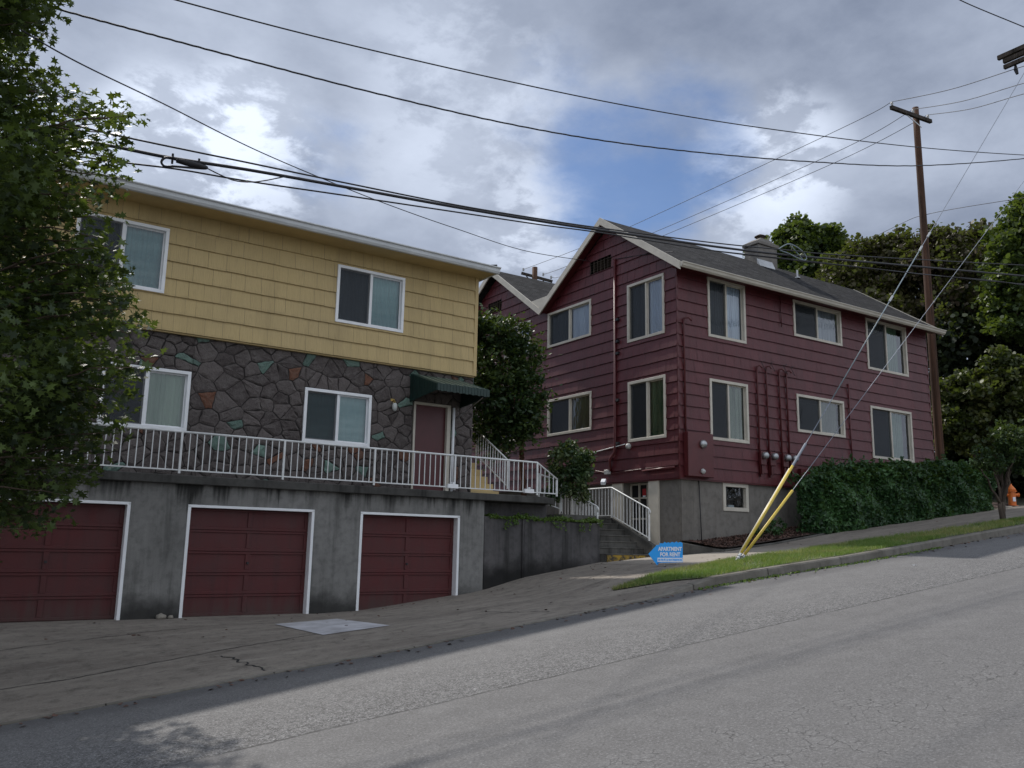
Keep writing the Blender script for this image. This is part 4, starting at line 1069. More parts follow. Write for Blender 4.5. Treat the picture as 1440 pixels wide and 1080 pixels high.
# planter kerb and mulch
mb = MB()
pts = [(15.45, 16.02, .21), (16.1, 15.06, .03), (17.9, 14.98, .24), (20.3, 14.96, .60)]
for a, b_ in zip(pts[:-1], pts[1:]):
    a = Vector(a); b_ = Vector(b_); d = (b_-a); nr = Vector((-d.y, d.x, 0)).normalized()*.06
    dn = Vector((0, 0, -.5))
    mb.hexa([a-nr+dn, a+nr+dn, b_+nr+dn, b_-nr+dn, a-nr, a+nr, b_+nr, b_-nr], raw=True)
tag(mb.build('planter_kerb', 'step_concrete', bevel=.01), 'low concrete planter edging sloping down from the corner of the red house', 'edging')
def planter_h(x, y): return I(x, [(15.4, .19), (16.2, .16), (17.9, .36), (20.2, .66), (30, 1.75)]) + .25*(max(0., min(1, (y-15.1)/.9))-.5)*.6
mbp = sheet('mulch_bed', 'mulch', 15.5, 31, 60, lambda x: (max(15.05, 16.1-(x-15.5)*1.6) if x < 16.2 else 15.05, 16.06), 8, .0, hf=planter_h); tag(mbp, kind='structure')

# ------------------------------------------------------------------ foliage machinery
def tmpl(kind):
    if kind == 'maple':
        pts = [(0, -.5), (.12, -.18), (.48, -.28), (.30, .02), (.5, .26), (.18, .2), (0, .58), (-.18, .2), (-.5, .26), (-.30, .02), (-.48, -.28), (-.12, -.18)]
        return np.array([(x, y, -.18*abs(x)) for x, y in pts])
    if kind == 'oval':
        pts = [(0, -.5), (.2, -.2), (.22, .15), (0, .5), (-.22, .15), (-.2, -.2)]
        return np.array([(x, y, -.25*abs(x)-.15*y*y) for x, y in pts])
    if kind == 'broad':
        pts = [(0, -.5), (.36, -.25), (.42, .12), (.1, .5), (-.3, .38), (-.44, -.05)]
        return np.array([(x, y, -.2*abs(x)) for x, y in pts])
    if kind == 'blade':
        return np.array([(-.06, 0, 0), (.06, 0, 0), (.03, .55, .05), (0, 1., .22)])
def leaves(name, pos, size, kind, m, parent=None, origin=None, up=.6, droop=None, normal=None, seed=1):
    r = np.random.default_rng(seed); pos = np.asarray(pos, float); n = len(pos); t = tmpl(kind); k = len(t)
    nn = r.normal(size=(n, 3)); nn[:, 2] += up*2
    if normal is not None: nn += normal*1.2
    nn /= np.linalg.norm(nn, axis=1)[:, None]
    tt = r.normal(size=(n, 3)); 
    if droop is not None: tt[:, 2] -= droop
    tt -= nn*(tt*nn).sum(1)[:, None]; tt /= np.linalg.norm(tt, axis=1)[:, None]
    bb = np.cross(nn, tt); s = size*(.65+.7*r.random(n))[:, None, None]
    V = pos[:, None, :] + s*(t[None, :, 0:1]*bb[:, None, :]+t[None, :, 1:2]*tt[:, None, :]+t[None, :, 2:3]*nn[:, None, :])
    if origin is None: origin = Vector((pos[:, 0].mean(), pos[:, 1].mean(), pos[:, 2].min()))
    V = V.reshape(-1, 3)-np.array(origin)
    me = bpy.data.meshes.new(name); me.vertices.add(n*k); me.vertices.foreach_set('co', V.ravel().astype('f'))
    me.loops.add(n*k); me.loops.foreach_set('vertex_index', np.arange(n*k, dtype='i'))
    me.polygons.add(n); me.polygons.foreach_set('loop_start', (np.arange(n)*k).astype('i')); me.polygons.foreach_set('loop_total', np.full(n, k, 'i'))
    me.update(calc_edges=True); me.validate()
    me.materials.append(MATS[m])
    o = bpy.data.objects.new(name, me); COL.objects.link(o); return place(o, origin, parent)
def clump_leaves(cl, per, rad, seed, flat=.7, shell=.5):
    r = np.random.default_rng(seed); out = []
    for c, s in cl:
        n = int(per*s*s); d = r.normal(size=(n, 3)); d /= np.linalg.norm(d, axis=1)[:, None]
        q = (shell+(1-shell)*r.random(n))[:, None]*rad*s
        d[:, 2] *= flat; out.append(np.array(c)+d*q)
    return np.concatenate(out)
def blob_clumps(blobs, n, seed, smin=.7, smax=1.25, lo=-.45):
    """clump centres near the surface of a union of ellipsoids (c, (rx,ry,rz))"""
    r = np.random.default_rng(seed); cl = []; vol = np.array([b_[1][0]*b_[1][2] for b_ in blobs]); vol = vol/vol.sum()
    while len(cl) < n:
        b_ = blobs[r.choice(len(blobs), p=vol)]; d = r.normal(size=3); d /= np.linalg.norm(d)
        if d[2] < lo: continue
        q = .62+.38*r.random(); p = np.array(b_[0])+d*np.array(b_[1])*q
        cl.append((p, smin+(smax-smin)*r.random()))
    return cl
def limb(mb, p, q, r0, r1, n=6, sag=.12, seed=0):
    r = random.Random(seed); p = Vector(p); q = Vector(q); L_ = (q-p).length; pts = []
    for k in range(n+1):
        t = k/n; v = p.lerp(q, t); v += Vector((r.uniform(-1, 1), r.uniform(-1, 1), r.uniform(-.5, .5)))*L_*.035*math.sin(t*math.pi); v.z += sag*L_*math.sin(t*math.pi)*.6
        pts.append(v)
    mb.tube(pts, [r0+(r1-r0)*k/n for k in range(n+1)], 7)
    return pts
def tree(name, base, blobs, nclump, per, crad, leaf, lmat, label, cat, trunk_r=.3, bmat='bark', seed=1, group=None, up=.5, smin=.7, smax=1.25, kind='broad', nlimb=14, lo=-.45, flat=.75, fill=0):
    root = thing(name, base, label, cat, group)
    cl = blob_clumps(blobs, nclump, seed, smin, smax, lo)
    pos = clump_leaves(cl, per, crad, seed+5, flat)
    if fill:
        r = np.random.default_rng(seed+9); ex = []
        for c, rr in blobs:
            d = r.normal(size=(fill, 3)); d /= np.linalg.norm(d, axis=1)[:, None]; ex.append(np.array(c)+d*np.array(rr)*(.75*r.random(fill)**.4)[:, None])
        pos = np.concatenate([pos]+ex)
    leaves('crown', pos, leaf, kind, lmat, root, up=up, seed=seed+2)
    mb = MB(); c0 = Vector(blobs[0][0]); tb = Vector(base); fork = tb.lerp(Vector((c0.x, c0.y, c0.z)), .55)
    limb(mb, tb-Vector((0, 0, .3)), fork, trunk_r, trunk_r*.7, 8, 0., seed)
    r = random.Random(seed)
    for k in range(nlimb):
        c, s = cl[r.randrange(len(cl))]; limb(mb, fork, c, trunk_r*.42, .02, 7, .12, seed+k)
    mb.build('trunk', bmat, root, smooth=True)
    return root

# street maple on the left: branches lean into the frame
def street_maple():
    base = Vector((-1.9, 11.6, top(-1.9, 11.6)))
    root = thing('maple_tree', base, 'leafy green maple reaching over the garages from the left edge', 'tree')
    Rr = [(-420, 130), (-200, 150), (-60, 100), (0, 84), (60, 92), (92, 64), (125, 88), (150, 150), (172, 196), (195, 192), (230, 178), (250, 198), (280, 150), (330, 150), (380, 178), (430, 190), (490, 222), (540, 195), (600, 155), (650, 142), (700, 105), (735, 62), (760, 8), (800, -60), (840, -200)]
    Dn = [(-420, 60), (-60, 60), (0, 66), (60, 70), (95, 28), (130, 25), (150, 70), (190, 120), (250, 125), (290, 90), (350, 85), (400, 105), (450, 135), (500, 170), (550, 150), (600, 110), (650, 80), (700, 50), (740, 10), (800, -60), (840, -200)]
    r = np.random.default_rng(11); cl = []
    fork = Vector((-1.9, 11.5, 1.2)); mb = MB()
    # dense inside
    while len(cl) < 520:
        py = r.uniform(-420, 800); rt = np.interp(py, [q[0] for q in Dn], [q[1] for q in Dn])+6; px = rt-48-abs(r.normal())*115 - 15*r.random()
        if px < -420: continue
        d = 10.0+r.uniform(-2.4, 2.4)*min(1., (rt-px+30)/160.); cl.append((np.array(at(px, py, d)), r.uniform(.6, 1.15)))
    main = []
    for k in range(120): cl.append((np.array(at(r.uniform(60, 420), r.uniform(-520, -110), r.uniform(9.5, 12.5))), r.uniform(.5, 1.)))  # unseen clumps above the frame, added to extend the dappled shade
    # sprays to the margin
    for k in range(165):
        py = r.uniform(-120, 745); rt = np.interp(py, [q[0] for q in Rr], [q[1] for q in Rr]); d = 9.8+r.uniform(-1.4, 1.4)
        tip = at(rt-6+r.uniform(-34, 6), py, d); st_ = at(rt-150-r.uniform(0, 60), py+r.uniform(-15, 50), d+.3)
        pts = limb(mb, st_, tip, .014, .003, 6, .08, k)
        for j, q in enumerate(pts[1:]): cl.append((np.array(q)+r.normal(size=3)*.05, .30+.22*r.random()))
    for k, (px, py) in enumerate(((35, 120), (60, 210), (40, 330), (70, 450), (60, 560), (20, 660), (-60, -50), (20, 40), (-150, 100), (-200, 300), (-100, 420))):
        limb(mb, fork+Vector((0, 0, .3*k*.5)), at(px, py, 10+r.uniform(-1, 1)), .075, .012, 9, .12, 50+k)
    limb(mb, base-Vector((0, 0, .2)), fork+Vector((0, 0, 4.5)), .2, .09, 10, 0., 3)
    mb.build('trunk', 'bark_twig', root, smooth=True)
    pos = []
    for c, s in cl:
        n = int(88*s*s)+2 if s > .55 else 10; dd = r.normal(size=(n, 3))*np.array([.5, .5, .34])*(.42*s)
        pos.append(c+dd)
    leaves('crown', np.concatenate(pos), .092, 'maple', 'leaf_street_maple', root, up=.75, droop=.5, seed=5)
street_maple()

# rhododendron between the buildings
def V3(v): return (v.x, v.y, v.z)
def rhodo():
    base = Vector((12.95, 19.3, .9))
    root = thing('rhododendron_tree', base, 'tall dark rhododendron tree between the yellow and the red building', 'tree')
    cs = [(700, 520, 23, .95), (690, 470, 23.4, .55), (715, 560, 22.6, .85), (735, 500, 23, .55), (742, 550, 22.6, .55), (685, 590, 22.8, .7), (720, 470, 22.8, .42), (672, 460, 23.3, .42), (735, 595, 22.4, .45), (665, 520, 23.2, .6), (700, 610, 22.8, .6)]
    r = np.random.default_rng(3); cl = []
    for px, py, d, s in cs:
        c = np.array(at(px, py, d))
        for k in range(int(150*s*s)+24):
            v = r.normal(size=3); v /= np.linalg.norm(v); cl.append(c+v*s*(.7+.3*r.random())*np.array([1, 1, 1]))
    pos = []; 
    for c in cl:     # whorled rosettes
        n = 11; a = r.random(n)*6.28; pos.append(np.stack([c[0]+.1*np.cos(a), c[1]+.1*np.sin(a), c[2]+r.normal(size=n)*.03], 1))
        pos.append(c+r.normal(size=(8, 3))*.16)
    leaves('crown', np.concatenate(pos), .125, 'oval', 'leaf_rhododendron', root, up=.6, seed=8)
    mb = MB()
    limb(mb, at(737, 697, 23.), at(733, 640, 23), .075, .06, 6, 0, 2); limb(mb, at(733, 640, 23), at(737, 590, 23), .06, .045, 5, 0, 4); limb(mb, at(735, 645, 23), at(725, 560, 23.2), .055, .04, 5, 0, 5)
    limb(mb, at(690, 655, 23.2), at(698, 590, 23.2), .05, .04, 5, 0, 6)
    for k in range(12): limb(mb, at(725, 590, 23), Vector(cl[r.integers(len(cl))]), .03, .01, 5, 0, 9+k)
    mb.build('trunk', 'bark_red', root, smooth=True)
rhodo()
def bush(name, base, blobs, n, leaf, m, label, cat, seed, kind='oval', rad=.16, group=None, stems=8):
    root = thing(name, base, label, cat, group); cl = blob_clumps(blobs, n, seed, .7, 1.2, -.7)
    pos = clump_leaves(cl, 16, rad, seed+1, .9, .2)
    leaves('foliage', pos, leaf, kind, m, root, up=.5, seed=seed)
    mb = MB(); r = random.Random(seed)
    for k in range(stems): limb(mb, Vector(base), cl[r.randrange(len(cl))][0], .02, .006, 5, .05, seed+k)
    mb.build('stem', 'bark_twig', root, smooth=True)
bc = at(802, 652, 22.2)
bush('evergreen_bush', bc-Vector((0, 0, .85)), [(V3(bc), (.60, .60, .50)), (V3(bc+Vector((-.1, 0, .32))), (.3, .3, .28)), (V3(at(818, 668, 22.0)), (.36, .36, .34)), (V3(at(800, 676, 22.0)), (.62, .62, .38)), (V3(at(798, 696, 22.0)), (.55, .55, .3))], 270, .12, 'leaf_bush', 'rounded dark evergreen bush behind the white stair railing', 'bush', 21)
pc = onY(1080, 748, 15.6)
bush('ground_plant', pc-Vector((0, 0, .15)), [(V3(pc), (.6, .28, .16)), (V3(pc+Vector((.45, .1, .12))), (.3, .2, .3))], 60, .07, 'leaf_laurel', 'small leafy plant in the mulch bed below the basement wall', 'plant', 31, rad=.1)

# laurel hedge
def hedge():
    root = thing('laurel_hedge', (24, 15.1, 1.0), 'long clipped laurel hedge along the sidewalk beside the red house', 'hedge')
    r = np.random.default_rng(5); n = 30000; pos = []; nor = []
    X0, X1 = 19.35, 28.3
    z0 = lambda x: np.interp(x, [19, 20.2, 27.9, 30], [.42, .52, 1.42, 1.7])
    z1 = lambda x: np.interp(x, [19.1, 19.4, 20.0, 21.2, 23, 24.6, 26.2, 28.5, 30], [1.3, 1.85, 2.14, 2.36, 2.58, 2.50, 2.80, 2.84, 2.9])+.06*np.sin(x*2.7)+.04*np.sin(x*6.1+1)
    bm_ = lambda x, z: .10*np.sin(x*2.1+z*1.3)+.07*np.sin(x*5.3+1+z*3.1)+.05*np.sin(z*7.1+x*1.7)
    x = r.uniform(X0, X1, n); t = r.random(n); z = z0(x)+t*(z1(x)-z0(x)); y = 14.82-bm_(x, z)+.25*t**4+np.abs(r.normal(size=n))*.12
    y += np.where(x < 19.75, (19.75-x)*.8, 0); pos.append(np.stack([x, y, z], 1)); nor.append(np.tile([0, -1, .1], (n, 1)))
    m = 12000; x = r.uniform(X0+.2, X1, m); y = r.uniform(14.8, 15.9, m); x = np.maximum(x, 19.6+(y-14.8)*1.05+np.abs(r.normal(size=m))*.1); z = z1(x)+.05*np.sin(x*4)+.06*np.sin(x*9+y*5)-.3*np.clip((15.05-y)/.25, 0, 1)**2-np.abs(r.normal(size=m))*.09
    pos.append(np.stack([x, y, z], 1)); nor.append(np.tile([0, -.2, 1], (m, 1)))
    m = 3500; y = r.uniform(14.9, 15.9, m); z = r.uniform(.5, 2.1, m); x = X0+.2+(y-14.85)*1.05+.25*((z-.5)/1.6)**2+.1*np.sin(y*5+z*4)+np.abs(r.normal(size=m))*.1; pos.append(np.stack([x, y, z], 1)); nor.append(np.tile([-1, 0, .1], (m, 1)))
    # shoots standing out of the top
    for k in range(70):
        x0 = r.choice([r.uniform(19.4, 22), r.uniform(25, 28.2), r.uniform(19, 28)]); y0 = r.uniform(14.9, 15.7); h = r.uniform(.1, .3); q = np.stack([x0+r.normal(size=12)*.04, y0+r.normal(size=12)*.04, z1(x0)+np.linspace(-.1, h, 12)], 1); pos.append(q); nor.append(np.tile([0, -.3, .4], (12, 1)))
    leaves('foliage', np.concatenate(pos), .135, 'oval', 'leaf_laurel', root, up=.25, normal=np.concatenate(nor), seed=4)
    mb = MB(); rr = random.Random(3)
    for k in range(22):
        x = 20.3+k*.35; limb(mb, (x, 15.4, z0(x)-.1), (x+rr.uniform(-.2, .2), 15.4, z1(x)-.4), .03, .01, 5, 0, k)
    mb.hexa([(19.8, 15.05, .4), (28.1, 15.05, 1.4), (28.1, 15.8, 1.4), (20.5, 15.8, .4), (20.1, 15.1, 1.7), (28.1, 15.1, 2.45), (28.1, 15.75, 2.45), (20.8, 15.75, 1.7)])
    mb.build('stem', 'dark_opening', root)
hedge()

# trees behind on the right
def B(px, py, d, rx, rz=None, ry=None): c = at(px, py, d); return (V3(c), (rx, ry or rx, rz or rx))
def gbase(px, d): c = at(px, 640, d); return Vector((c.x, c.y, max(1.5, I(c.x, ZB)+1)))
GT = 'trees on the slope behind the red house'
tree('maple_tree', gbase(1130, 44), [B(1130, 375, 44, 1.9, 1.9), B(1085, 370, 44, 1.2, 1.1), B(1170, 375, 44, 1.5, 1.3), B(1150, 410, 43, 2.6, 2.0), B(1105, 335, 44.5, .8, .6), B(1060, 390, 43, 1.0, .8), B(1195, 388, 43.5, 1.7, 1.8), B(1160, 345, 43.5, 1.1, .9), B(1120, 330, 44, 1.1, .9)], 420, 60, .52, .20, 'leaf_deep_green', 'round dark green tree directly behind the chimney', 'tree', .35, seed=101, group=GT, lo=-.8, fill=900)
tree('maple_tree', gbase(1225, 39), [B(1215, 400, 39, 1.9, 2.0), B(1175, 410, 38.5, 1.2, 1.2), B(1250, 380, 39, 1.5, 1.6), B(1225, 450, 38, 2.1, 1.6), B(1262, 350, 39, .9, .9), B(1285, 420, 38.5, 1.5, 2.0)], 300, 60, .46, .17, 'leaf_bronze', 'bronze green tree between the dark round tree and the utility pole', 'tree', .3, seed=131, group=GT, lo=-.8, fill=900)
tree('maple_tree', gbase(1340, 37), [B(1350, 390, 37, 1.8, 2.1), B(1300, 370, 37.5, 1.1, 1.4), B(1380, 370, 38, 1.2, 1.4), B(1330, 450, 36, 1.9, 1.6), B(1342, 338, 37.5, .8, .6), B(1390, 340, 37.5, .9, .9), B(1310, 340, 37.5, .7, .7)], 250, 52, .46, .17, 'leaf_olive', 'reddish olive tree right behind the tall utility pole', 'tree', .3, seed=141, group=GT, lo=-.8, fill=500)
tree('maple_tree', gbase(1450, 33), [B(1470, 370, 33, 2.0, 2.6), B(1430, 350, 33, 1.0, 1.4), B(1425, 410, 33, 1.1, 1.6), B(1450, 300, 33.3, 1.0, .9), B(1440, 450, 32.5, 1.3, 1.2)], 260, 60, .46, .18, 'leaf_bright', 'tall bright green tree cut by the right edge of the photo', 'tree', .3, seed=151, group=GT, lo=-.8, fill=700)
tree('shrub_tree', gbase(1400, 34), [B(1370, 480, 36, 2.6, 2.2), B(1450, 520, 35, 2.4, 2.2), B(1340, 560, 36, 2.0, 2.4), B(1430, 620, 36, 3.0, 2.0), B(1500, 660, 36, 3.0, 2.0), B(1385, 650, 37, 3, 1.8)], 330, 60, .8, .2, 'leaf_dark', 'dark shaded thicket filling the gap behind the hedge', 'thicket', .2, seed=161, lo=-.9, fill=2600)
tree('shrub_tree', gbase(1380, 31), [B(1350, 560, 31.5, 1.0, 1.0), B(1390, 555, 31, 1.0, 1.1), B(1425, 545, 31, 1.1, 1.3), B(1335, 600, 31, .8, .9), B(1410, 510, 31, .6, .5), B(1380, 610, 31, 1.2, .9), B(1450, 590, 31, 1., 1.1)], 330, 42, .34, .15, 'leaf_shrub', 'yellow green shrub tree lit from above behind the hedge end', 'tree', .12, seed=171, lo=-.8, flat=.6, fill=500)
# little multi-stem street tree
def small_tree():
    bp = Vector((22.6, 11.75, top(22.6, 11.75)))
    root = thing('street_tree', bp, 'small multi stemmed street tree standing in the grass strip by the kerb', 'tree')
    mb = MB(); tips = []
    for k, (px, py, d) in enumerate(((1392, 640, 22.6), (1408, 625, 22.8), (1428, 640, 22.4), (1440, 600, 22.8), (1380, 660, 22.2), (1418, 650, 23.2))):
        q = at(px, py, d*bp.dot(Vector(CF))/22.6); tips.append(q); m_ = bp+Vector((0, 0, .35)); limb(mb, bp-Vector((0, 0, .1)), m_.lerp(q, .1), .065, .05, 3, 0, k); limb(mb, m_.lerp(q, .05), q, .04, .012, 7, .02, k+9)
    mb.build('trunk', 'bark', root, smooth=True)
    D = bp.dot(Vector(CF)); cl = []
    r = np.random.default_rng(2)
    for px, py, s in ((1400, 640, .5), (1430, 630, .55), (1385, 650, .35), (1455, 640, .5), (1415, 610, .4), (1440, 655, .25), (1460, 600, .5)):
        c = np.array(at(px, py, D)); 
        for k in range(int(90*s)+8): v = r.normal(size=3); v /= np.linalg.norm(v); cl.append((c+v*s*(.4+.6*r.random()), .7+.4*r.random()))
    leaves('crown', clump_leaves(cl, 16, .13, 3), .10, 'oval', 'leaf_rhododendron', root, up=.3, droop=1., seed=3)
small_tree()

# grass strip, weeds on the wall, mulch chips
def grass():
    r = np.random.default_rng(9); n = 60000
    x = np.concatenate([r.uniform(10.3, 18, int(n*.62)), r.uniform(18, 30, int(n*.38))]); t = r.random(n)
    tf = np.array([turf_front(v) for v in x]); tb = np.array([turf_back(v) for v in x]); y = tf+t*(tb-tf)+r.normal(size=n)*.03
    # hang over the kerb a little and thin at the worn edges
    keep = (np.sin(x*1.7+y*2.3)+np.sin(x*4.1-y*3.7)+r.normal(size=n)*.9 > -.9) & (r.random(n) < np.clip((x-10.2)/1.6, .12, 1)); x, y = x[keep], y[keep]
    z = np.array([top(a, b_) for a, b_ in zip(x, y)])+.015
    pos = np.stack([x, y, z], 1)
    m = len(x); h = .045+.05*r.random(m)*(1+.6*np.sin(x*1.3)*np.sin(y*3+x)); ang = r.random(m)*6.28; ln = r.normal(size=(m, 2))*.5
    wd = .0055
    A = pos+np.stack([np.cos(ang)*wd, np.sin(ang)*wd, 0*ang], 1); Bq = pos-np.stack([np.cos(ang)*wd, np.sin(ang)*wd, 0*ang], 1); C_ = pos+np.stack([ln[:, 0]*h, ln[:, 1]*h, h], 1)
    V = np.stack([A, Bq, C_], 1).reshape(-1, 3); org = np.array([18, 12, 0.])
    me = bpy.data.meshes.new('grass'); me.vertices.add(3*m); me.vertices.foreach_set('co', (V-org).ravel().astype('f')); me.loops.add(3*m); me.loops.foreach_set('vertex_index', np.arange(3*m, dtype='i'))
    me.polygons.add(m); me.polygons.foreach_set('loop_start', (np.arange(m)*3).astype('i')); me.polygons.foreach_set('loop_total', np.full(m, 3, 'i')); me.update(calc_edges=True)
    me.materials.append(MATS['grass_blade']); o = bpy.data.objects.new('grass', me); COL.objects.link(o); o.location = org
    tag(o, 'bright green grass growing on the strip between kerb and sidewalk', 'grass', kind='stuff')
grass()
def weeds():
    r = np.random.default_rng(23); n = 420; x = np.concatenate([r.uniform(-1, 13, n//2), r.uniform(10, 24, n-n//2)]); pick = r.random(n)
    y = np.where(pick < .55, np.array([curbY(a) for a in x])-.02-.16*np.abs(r.normal(size=n)), np.where(pick < .8, 16.36-.5*np.abs(r.normal(size=n))*(x < 13), r.uniform(11, 15, n)))
    y = np.where(y < 9, 10.3, y); z = np.array([top(a, b_) for a, b_ in zip(x, y)])+.012
    tag(leaves('fallen_leaves', np.stack([x, y, z], 1), .055, 'broad', 'mulch_chip', up=2.5, seed=12), 'dry brown leaves scattered along the kerb and the garage apron', 'leaves', kind='stuff')
    r = np.random.default_rng(19); n = 3600; u = 10.8+3.25*r.random(n); v = 16.42+.3*r.random(n)-.04*np.abs(r.normal(size=n)); z = .63+np.abs(r.normal(size=n))*.03*(1+.7*np.sin(u*6))
    ov = (r.random(n) < .14) & (np.sin(u*9)+np.sin(u*23+1) > .2); v = np.where(ov, 16.38-.03*r.random(n), v); z = np.where(ov, .62-.12*r.random(n)*(1+np.sin(u*3)), z)
    k = u > 13.2; z = np.where(k & ov, z-.1*r.random(n), z)
    P3 = np.array([UX*a+NX*b_ for a, b_ in zip(u, v)]); P3[:, 2] = z
    tag(leaves('wall_weeds', P3, .07, 'oval', 'weed_leaf', up=.3, seed=2), 'green weeds and moss spilling over the top of the retaining wall', 'weeds', kind='stuff')
    n = 2600; x = r.uniform(15.8, 20.5, n); y = 15.12+.9*r.random(n); z = np.array([planter_h(a, b_) for a, b_ in zip(x, y)])+.015
    tag(leaves('mulch_chips', np.stack([x, y, z], 1), .07, 'oval', 'mulch_chip', up=1., seed=6), 'brown bark chips covering the planter bed', 'mulch', kind='stuff')
    n = 700; x = r.uniform(10.8, 17.5, n); y = np.array([curbY(a) for a in x])-.03-.08*np.abs(r.normal(size=n)); z = np.array([zroad(a) for a in x])+.02
    tag(leaves('gutter_weeds', np.stack([x, y, z], 1), .05, 'oval', 'weed_leaf', up=.5, seed=7), 'low weeds and litter growing in the gutter below the kerb', 'weeds', kind='stuff')
weeds()

# ------------------------------------------------------------------ utility poles, guys, wires
def pole(base, topz, r0, r1, label):
    root = thing('utility_pole', base, label, 'utility pole')
    mb = MB(); n = 12; b0 = Vector(base)
    mb.tube([b0+Vector((0, 0, (topz-b0.z)*k/n-.2*(k == 0))) for k in range(n+1)], [r0+(r1-r0)*k/n for k in range(n+1)], 14); mb.build('pole_shaft', 'pole_wood', root, smooth=True)
    return root
PX = 28.6; PY = 16.8
p1 = pole((PX, PY, 1.6), 16.2, .15, .11, 'tall brown wooden utility pole with one crossarm behind the red house')
ca, cb = Vector((27.35, 16.05, 16.0)), Vector((29.35, 16.72, 15.85))
ca = onY(1253, 151, 16.62); cb = onY(1309, 171, 16.62)
mb = MB(); mb.beam(ca, cb, .11, .13); mb.build('crossarm', 'crossarm_wood', p1)
mb = MB(); mb.beam(ca.lerp(cb, .3), Vector((PX, 16.62, 15.35)), .02, .04); mb.build('brace', 'galvanized', p1)
ins1 = []
for t in (.03, .55, .93):
    q = ca.lerp(cb, t)+Vector((0, 0, .07)); mb = MB(); mb.tube([q, q+Vector((0, 0, .1)), q+Vector((0, 0, .16))], [.03, .05, .03], 8); mb.build('insulator', 'grey_box', p1); ins1.append(q+Vector((0, 0, .16)))
# near pole outside the right edge, its arms reach into the picture
P2 = (25.8, 11.4)
p2 = pole((P2[0], P2[1], zroad(P2[0])+.1), 15.2, .19, .13, 'utility pole at the right edge with a double dark crossarm')
mb = MB()
for dx in (-.16, .16):
    e0 = Vector((25.55+dx, 12.20, 14.82)); mb.beam(e0, e0+Vector((0, -2.4, 0)), .10, .13)
mb.beam(Vector((25.4, 12.05, 14.45)), Vector((25.4, 9.6, 14.45)), .1, .12)
mb.build('crossarm', 'crossarm_wood', p2)
mb = MB(); mb.tube([(25.45, 11.75, 14.4), (25.45, 11.75, 14.25), (25.45, 11.72, 14.1)], [.03, .06, .04], 8); mb.build('insulator', 'wire_black', p2)
# far pole seen over the valley of the roofs
fpb = at(752, 385, 46)
p3 = pole((fpb.x, fpb.y, 2.), fpb.z+.35, .17, .14, 'far utility pole top peeking over the roof valley')
a = at(733, 384, 46); b_ = at(777, 396, 46); mb = MB(); mb.beam(a, b_, .11, .13); mb.build('crossarm', 'crossarm_wood', p3)
mb = MB(); mb.beam(at(740, 388, 46), at(752, 402, 46), .03, .05); mb.beam(at(766, 394, 46), at(752, 402, 46), .03, .05); mb.build('brace', 'crossarm_wood', p3)
for px, py in ((736, 381), (764, 388), (775, 392)):
    q = at(px, py, 46); mb = MB(); mb.tube([q, q+Vector((0, 0, .15))], .05, 6); mb.build('insulator', 'grey_box', p3)

def smoothpath(pts, n=10):
    out = []
    P_ = [Vector(p) for p in pts]
    for k in range(len(P_)-1):
        p0 = P_[max(k-1, 0)]; p1_ = P_[k]; p2_ = P_[k+1]; p3_ = P_[min(k+2, len(P_)-1)]
        for j in range(n):
            t = j/n; out.append(.5*((2*p1_)+(p2_-p0)*t+(2*p0-5*p1_+4*p2_-p3_)*t*t+(3*p1_-p0-3*p2_+p3_)*t**3))
    out.append(P_[-1]); return out
def wire(name, pts, r, label, m='wire_black', n=10, cat='wire', parent=None, wav=0.):
    path = smoothpath(pts, n)
    if wav: path = [p+Vector((0, 0, wav*math.sin(k*2.4))) for k, p in enumerate(path)]
    mb = MB(); mb.tube(path, r, 6); o = mb.build(name, m, parent, smooth=True)
    if parent is None: tag(o, label, cat)
    return o
def yw(pixels, Y0, Y1):
    n = len(pixels); return [onY(x, y, Y0+(Y1-Y0)*k/(n-1)) for k, (x, y) in enumerate(pixels)]
wire('overhead_wire', yw([(150, -28), (248, 0), (450, 53), (700, 111), (900, 152), (1080, 181), (1280, 206), (1440, 218), (1560, 222)], 10.2, 10.6), .010, 'topmost long overhead wire crossing the sky from upper left to right')
wire('overhead_wire', yw([(-60, -28), (82, 13), (215, 49), (350, 85), (520, 129), (700, 171), (850, 198), (1000, 216), (1150, 228), (1290, 233), (1440, 223), (1560, 208)], 10.2, 10.6), .012, 'second long overhead wire, sagging just below the topmost one', n=16, wav=.003)
# service drop to the gable
dp = [(30, 42), (75, 69), (130, 98), (230, 146), (360, 211), (480, 262), (560, 293), (640, 321), (740, 353), (812, 361)]
sx = [onY(*q, Y) for q, Y in zip(dp, [9.2, 9.6, 10., 10.8, 12., 13.4, 14.4, 15.6, 17.4, 18.6])]; sx[-1] = Vector((15.57, 19.6, 8.42))
wire('service_drop', sx, .009, 'thin service wire dropping diagonally from upper left to the front gable vent')
wire('service_drop', [Vector((15.55, 18.5, 8.17)), TF(-17.6, .03, 8.03), TF(-16.6, .03, 7.85), TF(-16.05, .03, 7.72)], .010, 'dark cable clipped across the red gable wall near its eave', n=6)
